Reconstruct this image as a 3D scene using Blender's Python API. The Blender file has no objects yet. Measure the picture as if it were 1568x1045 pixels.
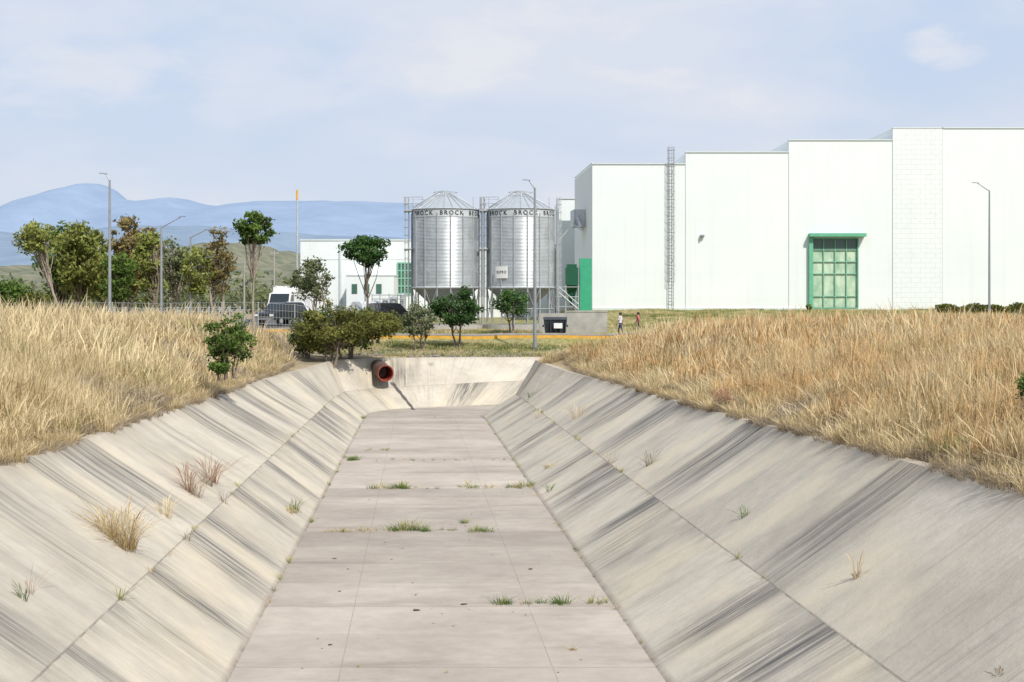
import bpy, bmesh, math, random
from mathutils import Vector, noise, Matrix
from mathutils.bvhtree import BVHTree
F=2178.0; CX=784.0; HY=455.0; CZ=5.0
def P(u,v,d): return Vector(((u-CX)/F*d, d, CZ-(v-HY)/F*d))
def X(u,d): return (u-CX)/F*d
def Z(v,d): return CZ-(v-HY)/F*d
scene=bpy.context.scene
# ---------------------------------------------------------------- node helpers
class NT:
    def __init__(s,nt): s.nt=nt
    def n(s,t,**kw):
        nd=s.nt.nodes.new(t)
        for k,v in kw.items(): setattr(nd,k,v)
        return nd
    def set(s,inp,v):
        if isinstance(v,bpy.types.NodeSocket): s.nt.links.new(v,inp)
        else: inp.default_value=v
    def m(s,op,a,b=0.0,clamp=False):
        nd=s.nt.nodes.new('ShaderNodeMath'); nd.operation=op; nd.use_clamp=clamp
        s.set(nd.inputs[0],a); s.set(nd.inputs[1],b)
        return nd.outputs[0]
    def noise(s,vec,scale,detail=3,rough=.55,dist=0.0):
        nd=s.nt.nodes.new('ShaderNodeTexNoise')
        if vec is not None: s.set(nd.inputs['Vector'],vec)
        nd.inputs['Scale'].default_value=scale; nd.inputs['Detail'].default_value=detail
        nd.inputs['Roughness'].default_value=rough; nd.inputs['Distortion'].default_value=dist
        return nd.outputs['Fac']
    def mr(s,v,a,b,c=0.0,d=1.0,smooth=False):
        nd=s.nt.nodes.new('ShaderNodeMapRange'); nd.clamp=True
        if smooth: nd.interpolation_type='SMOOTHSTEP'
        s.set(nd.inputs[0],v)
        for i,x in enumerate((a,b,c,d)): nd.inputs[i+1].default_value=x
        return nd.outputs[0]
    def mix(s,f,a,b,mode='MIX'):
        nd=s.nt.nodes.new('ShaderNodeMix'); nd.data_type='RGBA'; nd.blend_type=mode
        s.set(nd.inputs[0],f)
        for i,x in ((6,a),(7,b)):
            if not isinstance(x,bpy.types.NodeSocket) and len(x)==3: x=(*x,1)
            s.set(nd.inputs[i],x)
        return nd.outputs[2]
    def xyz(s,x,y,z=0.0):
        nd=s.nt.nodes.new('ShaderNodeCombineXYZ')
        for i,v in enumerate((x,y,z)): s.set(nd.inputs[i],v)
        return nd.outputs[0]
    def sep(s,v):
        nd=s.nt.nodes.new('ShaderNodeSeparateXYZ'); s.set(nd.inputs[0],v); return nd.outputs
    def attr(s,name):
        nd=s.nt.nodes.new('ShaderNodeAttribute'); nd.attribute_name=name; return nd
    def bump(s,h,strength=.3,dist=.02):
        nd=s.nt.nodes.new('ShaderNodeBump'); nd.inputs['Strength'].default_value=strength
        nd.inputs['Distance'].default_value=dist; s.set(nd.inputs['Height'],h); return nd.outputs[0]
def newmat(name):
    m=bpy.data.materials.new(name); m.use_nodes=True
    b=m.node_tree.nodes['Principled BSDF']; return m,NT(m.node_tree),b
def simple(name,col,rough=.7,metal=0.0,var=.12,scale=2.0,bump=0.0,spec=.3):
    m,t,b=newmat(name)
    tc=t.n('ShaderNodeTexCoord')
    f=t.noise(tc.outputs['Object'],scale,3,.6)
    c1=tuple(c*(1-var) for c in col); c2=tuple(min(1,c*(1+var)) for c in col)
    t.set(b.inputs['Base Color'],t.mix(t.mr(f,.3,.7),c1,c2))
    b.inputs['Roughness'].default_value=rough; b.inputs['Metallic'].default_value=metal
    b.inputs['Specular IOR Level'].default_value=spec
    if bump:
        t.set(b.inputs['Normal'],t.bump(t.noise(tc.outputs['Object'],scale*10,2),bump,.02))
    return m
# ---------------------------------------------------------------- mesh builder
class MB:
    def __init__(s): s.v=[]; s.f=[]; s.mi=[]; s.tone=[]
    def face(s,idx,mi=0): s.f.append(idx); s.mi.append(mi)
    def add(s,co,tone=.5): s.v.append(tuple(co)); s.tone.append(tone); return len(s.v)-1
    def poly(s,pts,mi=0,tone=.5):
        s.face([s.add(p,tone) for p in pts],mi)
    def box(s,x0,x1,y0,y1,z0,z1,mi=0):
        c=[(x0,y0,z0),(x1,y0,z0),(x1,y1,z0),(x0,y1,z0),(x0,y0,z1),(x1,y0,z1),(x1,y1,z1),(x0,y1,z1)]
        i=[s.add(p) for p in c]
        for q in ((3,2,1,0),(4,5,6,7),(0,1,5,4),(1,2,6,5),(2,3,7,6),(3,0,4,7)): s.face([i[k] for k in q],mi)
    def prism(s,pts,z0,z1,mi=0):
        n=len(pts); a=[s.add((p[0],p[1],z0)) for p in pts]; b=[s.add((p[0],p[1],z1)) for p in pts]
        s.face(a[::-1],mi); s.face(b,mi)
        for k in range(n): s.face([a[k],a[(k+1)%n],b[(k+1)%n],b[k]],mi)
    def tube(s,pts,rad,n=6,mi=0,cap=True,tone=.5):
        pts=[Vector(p) for p in pts]
        if not isinstance(rad,(list,tuple)): rad=[rad]*len(pts)
        rings=[]
        for k,p in enumerate(pts):
            d=(pts[min(k+1,len(pts)-1)]-pts[max(k-1,0)])
            if d.length<1e-6: d=Vector((0,0,1))
            d.normalize()
            up=Vector((0,0,1)) if abs(d.z)<.9 else Vector((1,0,0))
            a=d.cross(up).normalized(); b=a.cross(d).normalized()
            rings.append([s.add(p+(a*math.cos(2*math.pi*j/n)+b*math.sin(2*math.pi*j/n))*rad[k],tone) for j in range(n)])
        for k in range(len(rings)-1):
            for j in range(n): s.face([rings[k][j],rings[k+1][j],rings[k+1][(j+1)%n],rings[k][(j+1)%n]],mi)
        if cap:
            s.face(rings[0],mi); s.face(rings[-1][::-1],mi)
    def ring(s,c,r,tr,n=24,mi=0,a0=0,a1=2*math.pi,m=4):
        pts=[(c[0]+r*math.cos(a0+(a1-a0)*k/n),c[1]+r*math.sin(a0+(a1-a0)*k/n),c[2]) for k in range(n+1)]
        s.tube(pts,tr,m,mi,cap=False)
    def rev(s,c,prof,n=40,mi=0):
        rings=[]
        for r,z in prof: rings.append([s.add((c[0]+r*math.cos(2*math.pi*j/n),c[1]+r*math.sin(2*math.pi*j/n),z)) for j in range(n)])
        for k in range(len(rings)-1):
            for j in range(n): s.face([rings[k][j],rings[k][(j+1)%n],rings[k+1][(j+1)%n],rings[k+1][j]],mi)
    def obj(s,name,mats,parent=None,smooth=False,tone=False):
        me=bpy.data.meshes.new(name); me.from_pydata(s.v,[],s.f); 
        for m in mats: me.materials.append(m)
        me.polygons.foreach_set('material_index',s.mi)
        if smooth: me.polygons.foreach_set('use_smooth',[True]*len(s.f))
        if tone:
            a=me.attributes.new('tone','FLOAT','POINT'); a.data.foreach_set('value',s.tone)
        me.update()
        o=bpy.data.objects.new(name,me); scene.collection.objects.link(o)
        if parent: o.parent=parent
        return o
def empty(name):
    e=bpy.data.objects.new(name,None); scene.collection.objects.link(e); e.empty_display_size=.5; return e
def sstep(a,b,x):
    t=max(0,min(1,(x-a)/(b-a))); return t*t*(3-2*t)
def lerpt(tab,x):
    if x<=tab[0][0]: return tab[0][1]
    for (a,b),(c,d) in zip(tab,tab[1:]):
        if x<=c: return b+(d-b)*(x-a)/(c-a)
    return tab[-1][1]
# ---------------------------------------------------------------- channel stations
KS=[]
def ax(y): return -.0675*y
for y,tl,zl,tr,zr in ((-60,-6.6,3.9,7.7,3.9),(-8,-6.5,3.0,7.6,3.0),(10,-6.5,2.6,7.6,2.7),(22,-6.5,2.30,7.6,2.42),(35,-6.5,2.0,7.6,2.08),
                      (49,-6.5,1.69,7.6,1.75),(58,-6.4,1.52,7.5,1.58),(66,-5.97,1.42,7.1,1.47),(71,-5.4,1.4,6.5,1.6)):
    fl=-.016*y; sm=1.1-.016*y
    KS.append([Vector((ax(y)+t,y,z)) for t,z in ((tl,zl),(-4.13,sm),(-2.6,fl),(3.45,fl),(5.25,sm),(tr,zr))])
def V(*a): return Vector(a)
KS.append([P(510,553,80),P(528,600,78),P(565,634,75.5),V(-1.66,74,-1.19),V(.2,74,-.05),V(1.2,73,1.72)])
KS.append([P(560,550,83),P(565,596,81),P(600,628,79),V(.3,76.3,-1.22),V(1.5,75.2,-.05),V(2.6,73.9,1.8)])
KS.append([P(660,548.5,85),P(660,590,82.5),P(660,625,80.5),V(2.8,77.4,-1.25),V(3.5,76,-.05),V(4.3,74.6,1.85)])
KS.append([P(820,548,87),P(775,584,84),P(735,622,82),V(5.6,78.3,-1.27),V(6,76.7,-.05),V(6.6,75.2,1.9)])
KS.append([V(9,89,1.5),V(8,86.2,0),V(7.2,84,-1.3),V(9,79.3,-1.3),V(9.4,77.6,-.05),V(10,76,1.9)])
KS.append([V(40,97,1.9),V(40,94.4,0),V(40,92.5,-1.3),V(40,86,-1.3),V(40.3,84,-.05),V(41,82,2)])
KS.append([V(1500,99,1.9),V(1500,96.4,0),V(1500,94.5,-1.3),V(1500,87,-1.3),V(1500,85,-.05),V(1500,83,2)])
ST=[];SI=[]
subs=[13,6,6,6,7,6,5,4,6,8,8,8,6,8,10]
for k in range(len(KS)-1):
    for j in range(subs[k]):
        f=j/subs[k]; ST.append([a.lerp(b,f) for a,b in zip(KS[k],KS[k+1])]); SI.append(k+f)
ST.append(KS[-1]); SI.append(len(KS)-1)
def nearest(poly,x,y):
    best=1e18;bz=0
    for a,b in zip(poly,poly[1:]):
        dx=b.x-a.x;dy=b.y-a.y;L=dx*dx+dy*dy
        t=0 if L==0 else max(0,min(1,((x-a.x)*dx+(y-a.y)*dy)/L))
        q=(a.x+dx*t-x)**2+(a.y+dy*t-y)**2
        if q<best: best=q;bz=a.z+(b.z-a.z)*t
    return math.sqrt(best),bz
KL=[k[0] for k in KS]; KR=[k[5] for k in KS]
# ---------------------------------------------------------------- terrain
def Houter(x,y):
    L=lerpt([(20,3.6),(60,3.4),(78,3.0),(100,2.55),(115,2.5),(400,2.6)],y)
    C=lerpt([(20,2.8),(60,2.2),(84,1.5),(89,1.75),(98,2.12),(106,2.25),(111,2.6),(130,2.7)],y)
    Rr=lerpt([(98,2.6),(104,2.9),(127,3.82),(300,3.8),(600,2.8)],y)
    wl=sstep(-9,-15,x); wr=sstep(7.5,14,x)*(sstep(90,100,y))
    if y>118: wr=max(wr,sstep(3.5,6,x))
    return (C*(1-wl)+L*wl)*(1-wr)+Rr*wr
def Hinner(x,y): return 3.1+.15*math.sin(x*.12)
def hz(x,y,side):
    poly=KL if side=='o' else KR
    d,cz=nearest(poly,x,y)
    H=Houter(x,y) if side=='o' else Hinner(x,y)
    r=sstep(0,8,d)
    if side=='o' and y>84 : r=sstep(0,14,d) if x<8 else sstep(0,6,d)
    z=cz+(H-cz)*r
    z+=.16*noise.noise(Vector((x*.28,y*.28,0)))*min(1,d/1.5)
    return z-.02*(1 if d<.2 else 0)
G=MB()
dists=[0,.3,.7,1.3,2,3,4,5.5,7,9,11,13.5,16,19,22,25.5,29,33,37,42,48,55,63,75,90,110,140,190,280,450,800,1500,3000,6000,9000]
fark=[V(-1,-.3,0),V(-1,-.02,0),V(-1,0,0),V(-1,0,0),V(-1,.02,0),V(-1,.05,0),V(-1,.12,0),V(-1,.25,0),V(-.95,.4,0),V(-.62,.8,0),V(-.3,1,0),V(-.08,1,0),V(.1,1,0),V(.28,1,0),V(.5,1,0),V(1,.01,0)]
prev=None
for s,si in zip(ST,SI):
    k=min(int(si),len(fark)-2); f=si-k
    d=(fark[k].normalized().lerp(fark[k+1].normalized(),f)).normalized()
    row=[]
    for j,ds in enumerate(dists):
        x=s[0].x+d.x*ds; y=s[0].y+d.y*ds
        z=s[0].z-.01 if j==0 else hz(x,y,'o')
        row.append(G.add((x,y,z)))
    if prev:
        for j in range(len(dists)-1): G.face([prev[j],prev[j+1],row[j+1],row[j]])
    prev=row
iA=next(i for i,s in enumerate(SI) if s>=9)
top=[s[5] for s in ST[iA:]]
def ytop(x):
    if x<=top[0].x: return top[0].y
    for a,b in zip(top,top[1:]):
        if x<=b.x: return a.y+(b.y-a.y)*(x-a.x)/(b.x-a.x)
    return top[-1].y
y0=ST[0][5].y; yA=ST[iA][5].y
prev=None
for i in range(iA+1):
    s=ST[i]; row=[]
    fr=(s[5].y-y0)/(yA-y0)
    for j,o in enumerate(dists):
        x=s[5].x+o; y=y0+(ytop(x)-y0)*fr if j else s[5].y
        if i==iA and j:
            d,cz=nearest(KR,x,y); z=cz-.01
        else: z=s[5].z-.01 if j==0 else hz(x,y,'i')
        row.append(G.add((x,y,z)))
    if prev:
        for j in range(len(dists)-1): G.face([prev[j],row[j],row[j+1],prev[j+1]][::-1])
    prev=row
m,t,b=newmat('ground_dry_soil_and_turf')
geo=t.n('ShaderNodeNewGeometry'); pos=geo.outputs['Position']
n1=t.noise(pos,.35,4,.6); n2=t.noise(pos,3.5,4,.7); xyz=t.sep(pos)
soil=t.mix(t.mr(n2,.3,.7),(.19,.15,.105),(.36,.30,.21))
straw=t.mix(t.mr(n2,.3,.7),(.28,.21,.12),(.50,.40,.24))
grn=t.mix(t.mr(n2,.35,.65),(.13,.15,.05),(.37,.33,.13))
c=t.mix(t.mr(n1,.42,.58),soil,straw)
gz=t.m('MULTIPLY',t.mr(xyz[1],84,92),t.mr(xyz[1],500,900,1,0)); gx=t.mr(xyz[0],-22,-12)
c=t.mix(t.m('MULTIPLY',t.m('MULTIPLY',gz,gx),t.mr(n1,.3,.6,.45,1)),c,grn)
far=t.mr(xyz[1],250,900); c=t.mix(far,c,t.mix(t.mr(t.noise(pos,.02,4),.4,.6),(.14,.15,.10),(.28,.25,.17)))
t.set(b.inputs['Base Color'],c); b.inputs['Roughness'].default_value=.95; b.inputs['Specular IOR Level'].default_value=.1
t.set(b.inputs['Normal'],t.bump(n2,.6,.08))
GROUNDM=m
ground=G.obj('ground',[m],smooth=True)
gbvh=BVHTree.FromPolygons([Vector(v) for v in G.v],G.f)
def gz_at(x,y):
    h=gbvh.ray_cast(Vector((x,y,60)),Vector((0,0,-1)))
    return h[0].z if h[0] is not None else None
# ---------------------------------------------------------------- concrete channel
C=MB(); uv1=[];uv2=[]
def lat(s):
    out=[]
    cl,sl,fl,fr,sr,cr=s
    ol=(cl-sl); ol.z=0; ol.normalize(); orr=(cr-sr); orr.z=0; orr.normalize()
    out.append((cl+ol*.28+V(0,0,-.12),2.2,-1)); out.append((cl+ol*.24+V(0,0,.035),2.1,-1)); out.append((cl+V(0,0,.03),2,-1))
    for a,b,h0,h1,sd in ((cl,sl,2,1,-1),(sl,fl,1,0,-1)):
        n=4 if h0==2 else 3
        for k in range(1,n):
            f=k/n; out.append((a.lerp(b,f),h0+(h1-h0)*f,sd))
        out.append((b.copy(),h1,sd))
    for k in range(1,6): out.append((fl.lerp(fr,k/6),0,0))
    out.append((fr.copy(),0,1))
    for a,b,h0,h1,sd in ((fr,sr,0,1,1),(sr,cr,1,2,1)):
        n=3 if h0==0 else 4
        for k in range(1,n): f=k/n; out.append((a.lerp(b,f),h0+(h1-h0)*f,sd))
        out.append((b.copy() if h1==1 else cr+V(0,0,.03),h1,sd))
    out.append((cr+orr*.24+V(0,0,.035),2.1,1)); out.append((cr+orr*.28+V(0,0,-.12),2.2,1))
    return out
al=-60.0; prev=None; pm=None
for s in ST:
    mid2=(s[1]+s[4])/2
    if pm is not None: al+=(mid2-pm).length
    pm=mid2
    pr=lat(s); row=[]
    for k,(p,h,sd) in enumerate(pr):
        row.append(C.add(p))
        tt=(p-(s[2]+s[3])/2).length*(1 if k>len(pr)/2 else -1)
        uv1.append((al,tt)); uv2.append((h,sd))
    if prev:
        for j in range(len(row)-1): C.face([prev[j],prev[j+1],row[j+1],row[j]])
    prev=row
m,t,b=newmat('weathered_concrete')
u1=t.n('ShaderNodeUVMap',uv_map='st'); u2=t.n('ShaderNodeUVMap',uv_map='hz')
S,T,_=t.sep(u1.outputs[0]); Hh,Sd,_=t.sep(u2.outputs[0])
pos=t.n('ShaderNodeNewGeometry').outputs['Position']
slope=t.mr(Hh,.01,.06); flat_=t.m('SUBTRACT',1.0,slope); upper=t.m('GREATER_THAN',Hh,1.0)
zone=t.m('ADD',t.m('MULTIPLY',upper,7.3),t.m('MULTIPLY',Sd,13.1))
PW=4.35
sp=t.m('DIVIDE',t.m('ADD',S,1.1),PW)
wn=t.n('ShaderNodeTexWhiteNoise',noise_dimensions='2D'); t.set(wn.inputs['Vector'],t.xyz(t.m('FLOOR',sp),zone))
tone=wn.outputs['Value']
wn2=t.n('ShaderNodeTexWhiteNoise',noise_dimensions='1D'); t.set(wn2.inputs['W'],t.m('FLOOR',t.m('MULTIPLY',sp,2.0)))
big=t.noise(pos,.5,3,.6); med=t.noise(pos,3,5,.7)
cs=t.mix(t.mr(big,.3,.7),(.455,.41,.335),(.565,.515,.43))
cf=t.mix(t.mr(big,.3,.7),(.40,.345,.295),(.515,.455,.39))
col=t.mix(slope,cf,cs)
k=t.m('ADD',.87,t.m('MULTIPLY',tone,.17)); k=t.m('MULTIPLY',k,t.mr(med,.2,.8,.85,1.09))
k=t.m('MULTIPLY',k,t.m('SUBTRACT',1.0,t.m('MULTIPLY',t.m('MULTIPLY',wn2.outputs['Value'],flat_),.17)))
col=t.mix(1.0,col,t.xyz(k,k,k),'MULTIPLY')
fr=t.m('FRACT',sp)
n5=t.noise(t.xyz(t.m('MULTIPLY',S,.9),t.m('MULTIPLY',T,.22),3.0),1.6,4,.65)
band=t.m('MULTIPLY',t.m('MULTIPLY',t.mr(fr,0,.32,1,0),t.mr(n5,.42,.62)),flat_)
col=t.mix(t.m('MULTIPLY',band,.45),col,(.21,.17,.14))
pt=t.m('MULTIPLY',t.mr(n5,.58,.70),flat_)
col=t.mix(t.m('MULTIPLY',pt,.38),col,(.25,.21,.175))
ln1=t.noise(t.xyz(t.m('MULTIPLY',S,.5),t.m('MULTIPLY',Hh,.9),t.m('ADD',zone,4.0)),1.0,3,.6)
wp_=t.m('MULTIPLY',t.mr(ln1,.48,.66),slope)
col=t.mix(t.m('MULTIPLY',wp_,.55),col,(.62,.54,.40))
bund=t.mr(t.noise(t.xyz(t.m('MULTIPLY',S,.34),t.m('MULTIPLY',Hh,.10),zone),1.0,2,.6),.49,.59)
lines=t.mr(t.noise(t.xyz(t.m('MULTIPLY',S,6.0),t.m('MULTIPLY',Hh,.45),zone),1.0,4,.85),.36,.60)
fh=t.m('FRACT',Hh)
ragged=t.mr(t.m('ADD',fh,t.m('MULTIPLY',t.noise(t.xyz(t.m('MULTIPLY',S,2.8),zone,0.0),1.0,2),1.3)),.50,1.05,.10,1)
st=t.m('MULTIPLY',t.m('MULTIPLY',bund,lines),t.m('MULTIPLY',ragged,slope))
col=t.mix(t.m('MULTIPLY',st,.97,clamp=True),col,(.11,.105,.10))
l2=t.m('MULTIPLY',t.mr(t.noise(t.xyz(t.m('MULTIPLY',S,13),t.m('MULTIPLY',Hh,.8),zone),1.0,3,.75),.52,.72),slope)
l2=t.m('MULTIPLY',l2,t.mr(ln1,.6,.4,.25,1))
col=t.mix(t.m('MULTIPLY',l2,.40),col,(.18,.17,.155))
# damp, biological growth bleeding down from the seam joint
sm_=t.m('MULTIPLY',t.m('MULTIPLY',t.mr(Hh,.78,1.0),t.m('LESS_THAN',Hh,1.0)),t.mr(t.noise(t.xyz(t.m('MULTIPLY',S,1.6),zone,2.0),1.0,4,.75),.46,.66))
col=t.mix(t.m('MULTIPLY',sm_,.5),col,(.17,.155,.135))
cre=t.m('MULTIPLY',t.mr(Hh,1.84,2.0),t.mr(med,.35,.6)); col=t.mix(t.m('MULTIPLY',cre,.5),col,(.29,.24,.18))
toe=t.m('MULTIPLY',t.m('MULTIPLY',t.mr(Hh,0,.07,1,0),t.m('ABSOLUTE',Sd)),t.mr(med,.35,.6)); col=t.mix(t.m('MULTIPLY',toe,.65),col,(.15,.12,.09))
jt=t.m('LESS_THAN',t.m('MINIMUM',fr,t.m('SUBTRACT',1.0,fr)),.0032)
jt=t.m('MULTIPLY',jt,t.m('ADD',t.m('MULTIPLY',flat_,.55),.3))
hw=t.m('ADD',Hh,t.m('MULTIPLY',t.m('SUBTRACT',med,.5),.012))
sj=t.m('MULTIPLY',t.m('LESS_THAN',t.m('ABSOLUTE',t.m('SUBTRACT',hw,1.0)),.0065),.8)
fl1=t.m('LESS_THAN',t.m('ABSOLUTE',t.m('SUBTRACT',t.m('ABSOLUTE',t.m('SUBTRACT',T,.02)),1.52)),.008)
jj=t.m('MAXIMUM',t.m('MAXIMUM',jt,sj),t.m('MULTIPLY',t.m('MULTIPLY',fl1,flat_),.6))
col=t.mix(t.m('MULTIPLY',jj,t.mr(med,.35,.6,.2,.9)),col,(.17,.145,.12))
t.set(b.inputs['Base Color'],col); b.inputs['Roughness'].default_value=.9; b.inputs['Specular IOR Level'].default_value=.2
t.set(b.inputs['Normal'],t.bump(t.noise(pos,9,3,.7),.30,.03))
ch=C.obj('concrete_drainage_channel',[m],smooth=False)
me=ch.data
l=me.uv_layers.new(name='st')
for lp in me.loops: l.data[lp.index].uv=uv1[lp.vertex_index]
l=me.uv_layers.new(name='hz')
for p in me.polygons:
    hs=[uv2[me.loops[i].vertex_index] for i in p.loop_indices]
    sd=max((h[1] for h in hs),key=lambda q:abs(q)) if max(h[0] for h in hs)>0 else 0
    for i in p.loop_indices:
        l.data[i].uv=(uv2[me.loops[i].vertex_index][0],sd)
cbvh=BVHTree.FromPolygons([Vector(v) for v in C.v],C.f)
def on_channel(u,v):
    o=Vector((0,0,CZ)); h=cbvh.ray_cast(o,(P(u,v,10)-o).normalized())
    return h[0]
# ---------------------------------------------------------------- pipe outlet
MET=simple('galvanised_steel',(.50,.52,.53),.45,.55,.1,3)
GREY=simple('grey_steel',(.30,.32,.33),.5,.4,.1,3)
RED=simple('red_oxide_pipe',(.26,.05,.035),.6,0,.3,6); RUST=simple('weathered_pipe_shell',(.13,.08,.065),.8,0,.3,6)
pm_=MB(); c0=P(592,573,80.6)
dirp=V(.30,-1,-.10).normalized()
a=c0+dirp*-.25; e=c0-dirp*2.6
pm_.tube([e,a],.47,28,1,cap=False); pm_.tube([a,e],.41,28,0,cap=False)
up=V(0,0,1); sx=dirp.cross(up).normalized(); sy=sx.cross(dirp)
o1=[];o2=[]
for j in range(28):
    an=2*math.pi*j/28; v_=sx*math.cos(an)+sy*math.sin(an); o1.append(pm_.add(a+v_*.47)); o2.append(pm_.add(a+v_*.41))
for j in range(28): pm_.face([o1[j],o1[(j+1)%28],o2[(j+1)%28],o2[j]])
pm_.poly([e+sx*.42*math.cos(k*.3927)+sy*.42*math.sin(k*.3927) for k in range(16)])
pm_.obj('drain_pipe',[RED,RUST],smooth=False)
DARK=simple('damp_stain',(.10,.09,.085),.8,0,.3,8)
sb=MB(); L_=[];Rr=[]
for k in range(13):
    f=k/12; u=600+(634-600)*f; v=586+(628-586)*f
    wpx=3.0-1.0*f+.6*math.sin(k*2.1)
    p=on_channel(u-wpx,v); q=on_channel(u+wpx,v)
    if p and q: L_.append(sb.add(p+V(.0,-.012,.008))); Rr.append(sb.add(q+V(0,-.012,.008)))
for k in range(len(L_)-1): sb.face([L_[k],Rr[k],Rr[k+1],L_[k+1]])
sb.obj('water_stain',[DARK])
# ---------------------------------------------------------------- hills / mountains
def ridge(name,prof,d,depth,col1,col2,nz,rough=.0,scale=.002,seed=0):
    mb=MB(); us=[prof[0][0]+(prof[-1][0]-prof[0][0])*k/260 for k in range(261)]
    prev=None
    for u in us:
        v=lerpt(prof,u); zt=Z(v,d)
        x0=X(u,d); row=[]
        for j in range(19):
            f=j/18*1.5
            yy=d-depth+depth*f
            k=sstep(0,1,f) if f<=1 else 1-sstep(1,1.6,f)
            nn=noise.fractal(Vector((x0*scale,yy*scale*.6,seed)),.8,2.2,5)
            z=2+(zt-2)*k+nn*nz*(k*(1.3-k) if f<1 else .3)*1.6 + (noise.noise(Vector((x0*scale*8,seed,0)))*rough)
            row.append(mb.add((x0,yy,z-(0 if j else 40))))
        if prev:
            for j in range(18): mb.face([prev[j],row[j],row[j+1],prev[j+1]])
        prev=row
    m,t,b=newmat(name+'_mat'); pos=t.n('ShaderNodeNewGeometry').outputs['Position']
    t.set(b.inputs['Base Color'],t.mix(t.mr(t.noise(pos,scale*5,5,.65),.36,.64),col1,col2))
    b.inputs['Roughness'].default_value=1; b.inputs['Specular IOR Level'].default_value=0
    return mb.obj(name,[m],smooth=True)
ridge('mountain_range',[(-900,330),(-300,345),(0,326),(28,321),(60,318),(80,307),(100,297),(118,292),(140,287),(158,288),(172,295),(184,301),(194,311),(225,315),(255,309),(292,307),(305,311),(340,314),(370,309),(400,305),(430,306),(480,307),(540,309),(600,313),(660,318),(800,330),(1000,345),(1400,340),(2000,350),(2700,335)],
      6500,2600,(.225,.295,.41),(.26,.335,.45),55,4,.0012,seed=1)  # distance haze is painted in as a bluish base colour
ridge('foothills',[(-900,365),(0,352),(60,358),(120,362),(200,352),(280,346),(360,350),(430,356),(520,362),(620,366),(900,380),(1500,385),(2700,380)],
      4300,1500,(.185,.245,.325),(.22,.285,.365),40,2,.002,seed=4)  # blue-grey base colours include painted aerial haze
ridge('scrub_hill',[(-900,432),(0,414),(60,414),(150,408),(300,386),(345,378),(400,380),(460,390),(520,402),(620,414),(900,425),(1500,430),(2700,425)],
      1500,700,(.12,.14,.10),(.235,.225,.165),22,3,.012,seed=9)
# ---------------------------------------------------------------- leaf / grass materials
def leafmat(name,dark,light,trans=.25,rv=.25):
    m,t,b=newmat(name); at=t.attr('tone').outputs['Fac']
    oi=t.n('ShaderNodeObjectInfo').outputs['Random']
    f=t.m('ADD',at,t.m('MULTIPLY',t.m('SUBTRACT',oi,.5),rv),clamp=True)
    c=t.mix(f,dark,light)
    nt=m.node_tree; nt.nodes.remove(b)
    df=t.n('ShaderNodeBsdfDiffuse'); t.set(df.inputs['Color'],c)
    tr=t.n('ShaderNodeBsdfTranslucent'); t.set(tr.inputs['Color'],c)
    ms=t.n('ShaderNodeMixShader'); ms.inputs[0].default_value=trans
    out=nt.nodes['Material Output']
    t.set(ms.inputs[1],df.outputs[0]); t.set(ms.inputs[2],tr.outputs[0]); t.set(out.inputs['Surface'],ms.outputs[0])
    return m
LG=leafmat('leaf_green',(.03,.06,.015),(.17,.26,.06))
LDG=leafmat('leaf_deep_green',(.02,.05,.018),(.10,.19,.055))
LYG=leafmat('leaf_yellow_green',(.07,.09,.02),(.36,.39,.11))
LBR=leafmat('leaf_brownish',(.10,.08,.03),(.35,.28,.12))
LGY=leafmat('leaf_grey_green',(.06,.075,.04),(.27,.31,.15))
LOL=leafmat('leaf_olive',(.04,.05,.013),(.24,.245,.07))
BARK=simple('bark',(.20,.16,.12),.9,0,.3,4,.4)
BARKL=simple('pale_bark',(.34,.29,.23),.9,0,.25,4,.4)
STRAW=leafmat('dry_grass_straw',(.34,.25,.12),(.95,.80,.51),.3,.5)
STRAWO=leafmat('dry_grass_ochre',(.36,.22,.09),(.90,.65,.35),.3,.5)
STRAWG=leafmat('dry_grass_greenish',(.17,.18,.06),(.64,.60,.28),.3,.4)
STRAWD=leafmat('dead_grass_grey',(.20,.155,.105),(.58,.49,.37),.2,.5)
WEED=leafmat('weed_green',(.05,.09,.02),(.24,.34,.09),.3)
REDW=leafmat('reddish_weed',(.28,.11,.07),(.66,.44,.31),.3)
def rnd_dir(r):
    while True:
        v=V(r.uniform(-1,1),r.uniform(-1,1),r.uniform(-1,1))
        if .05<v.length<1: return v.normalized()
def leaf(mb,p,s,r,mi,tone,up=.5):
    n=(rnd_dir(r)+V(0,0,up)).normalized(); a=n.cross(rnd_dir(r))
    if a.length<.1: a=n.cross(V(1,0,0.1))
    a.normalize(); b=n.cross(a)
    mb.poly([p-a*s,p-b*s*.5,p+a*s,p+b*s*.5],mi,tone)
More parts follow.
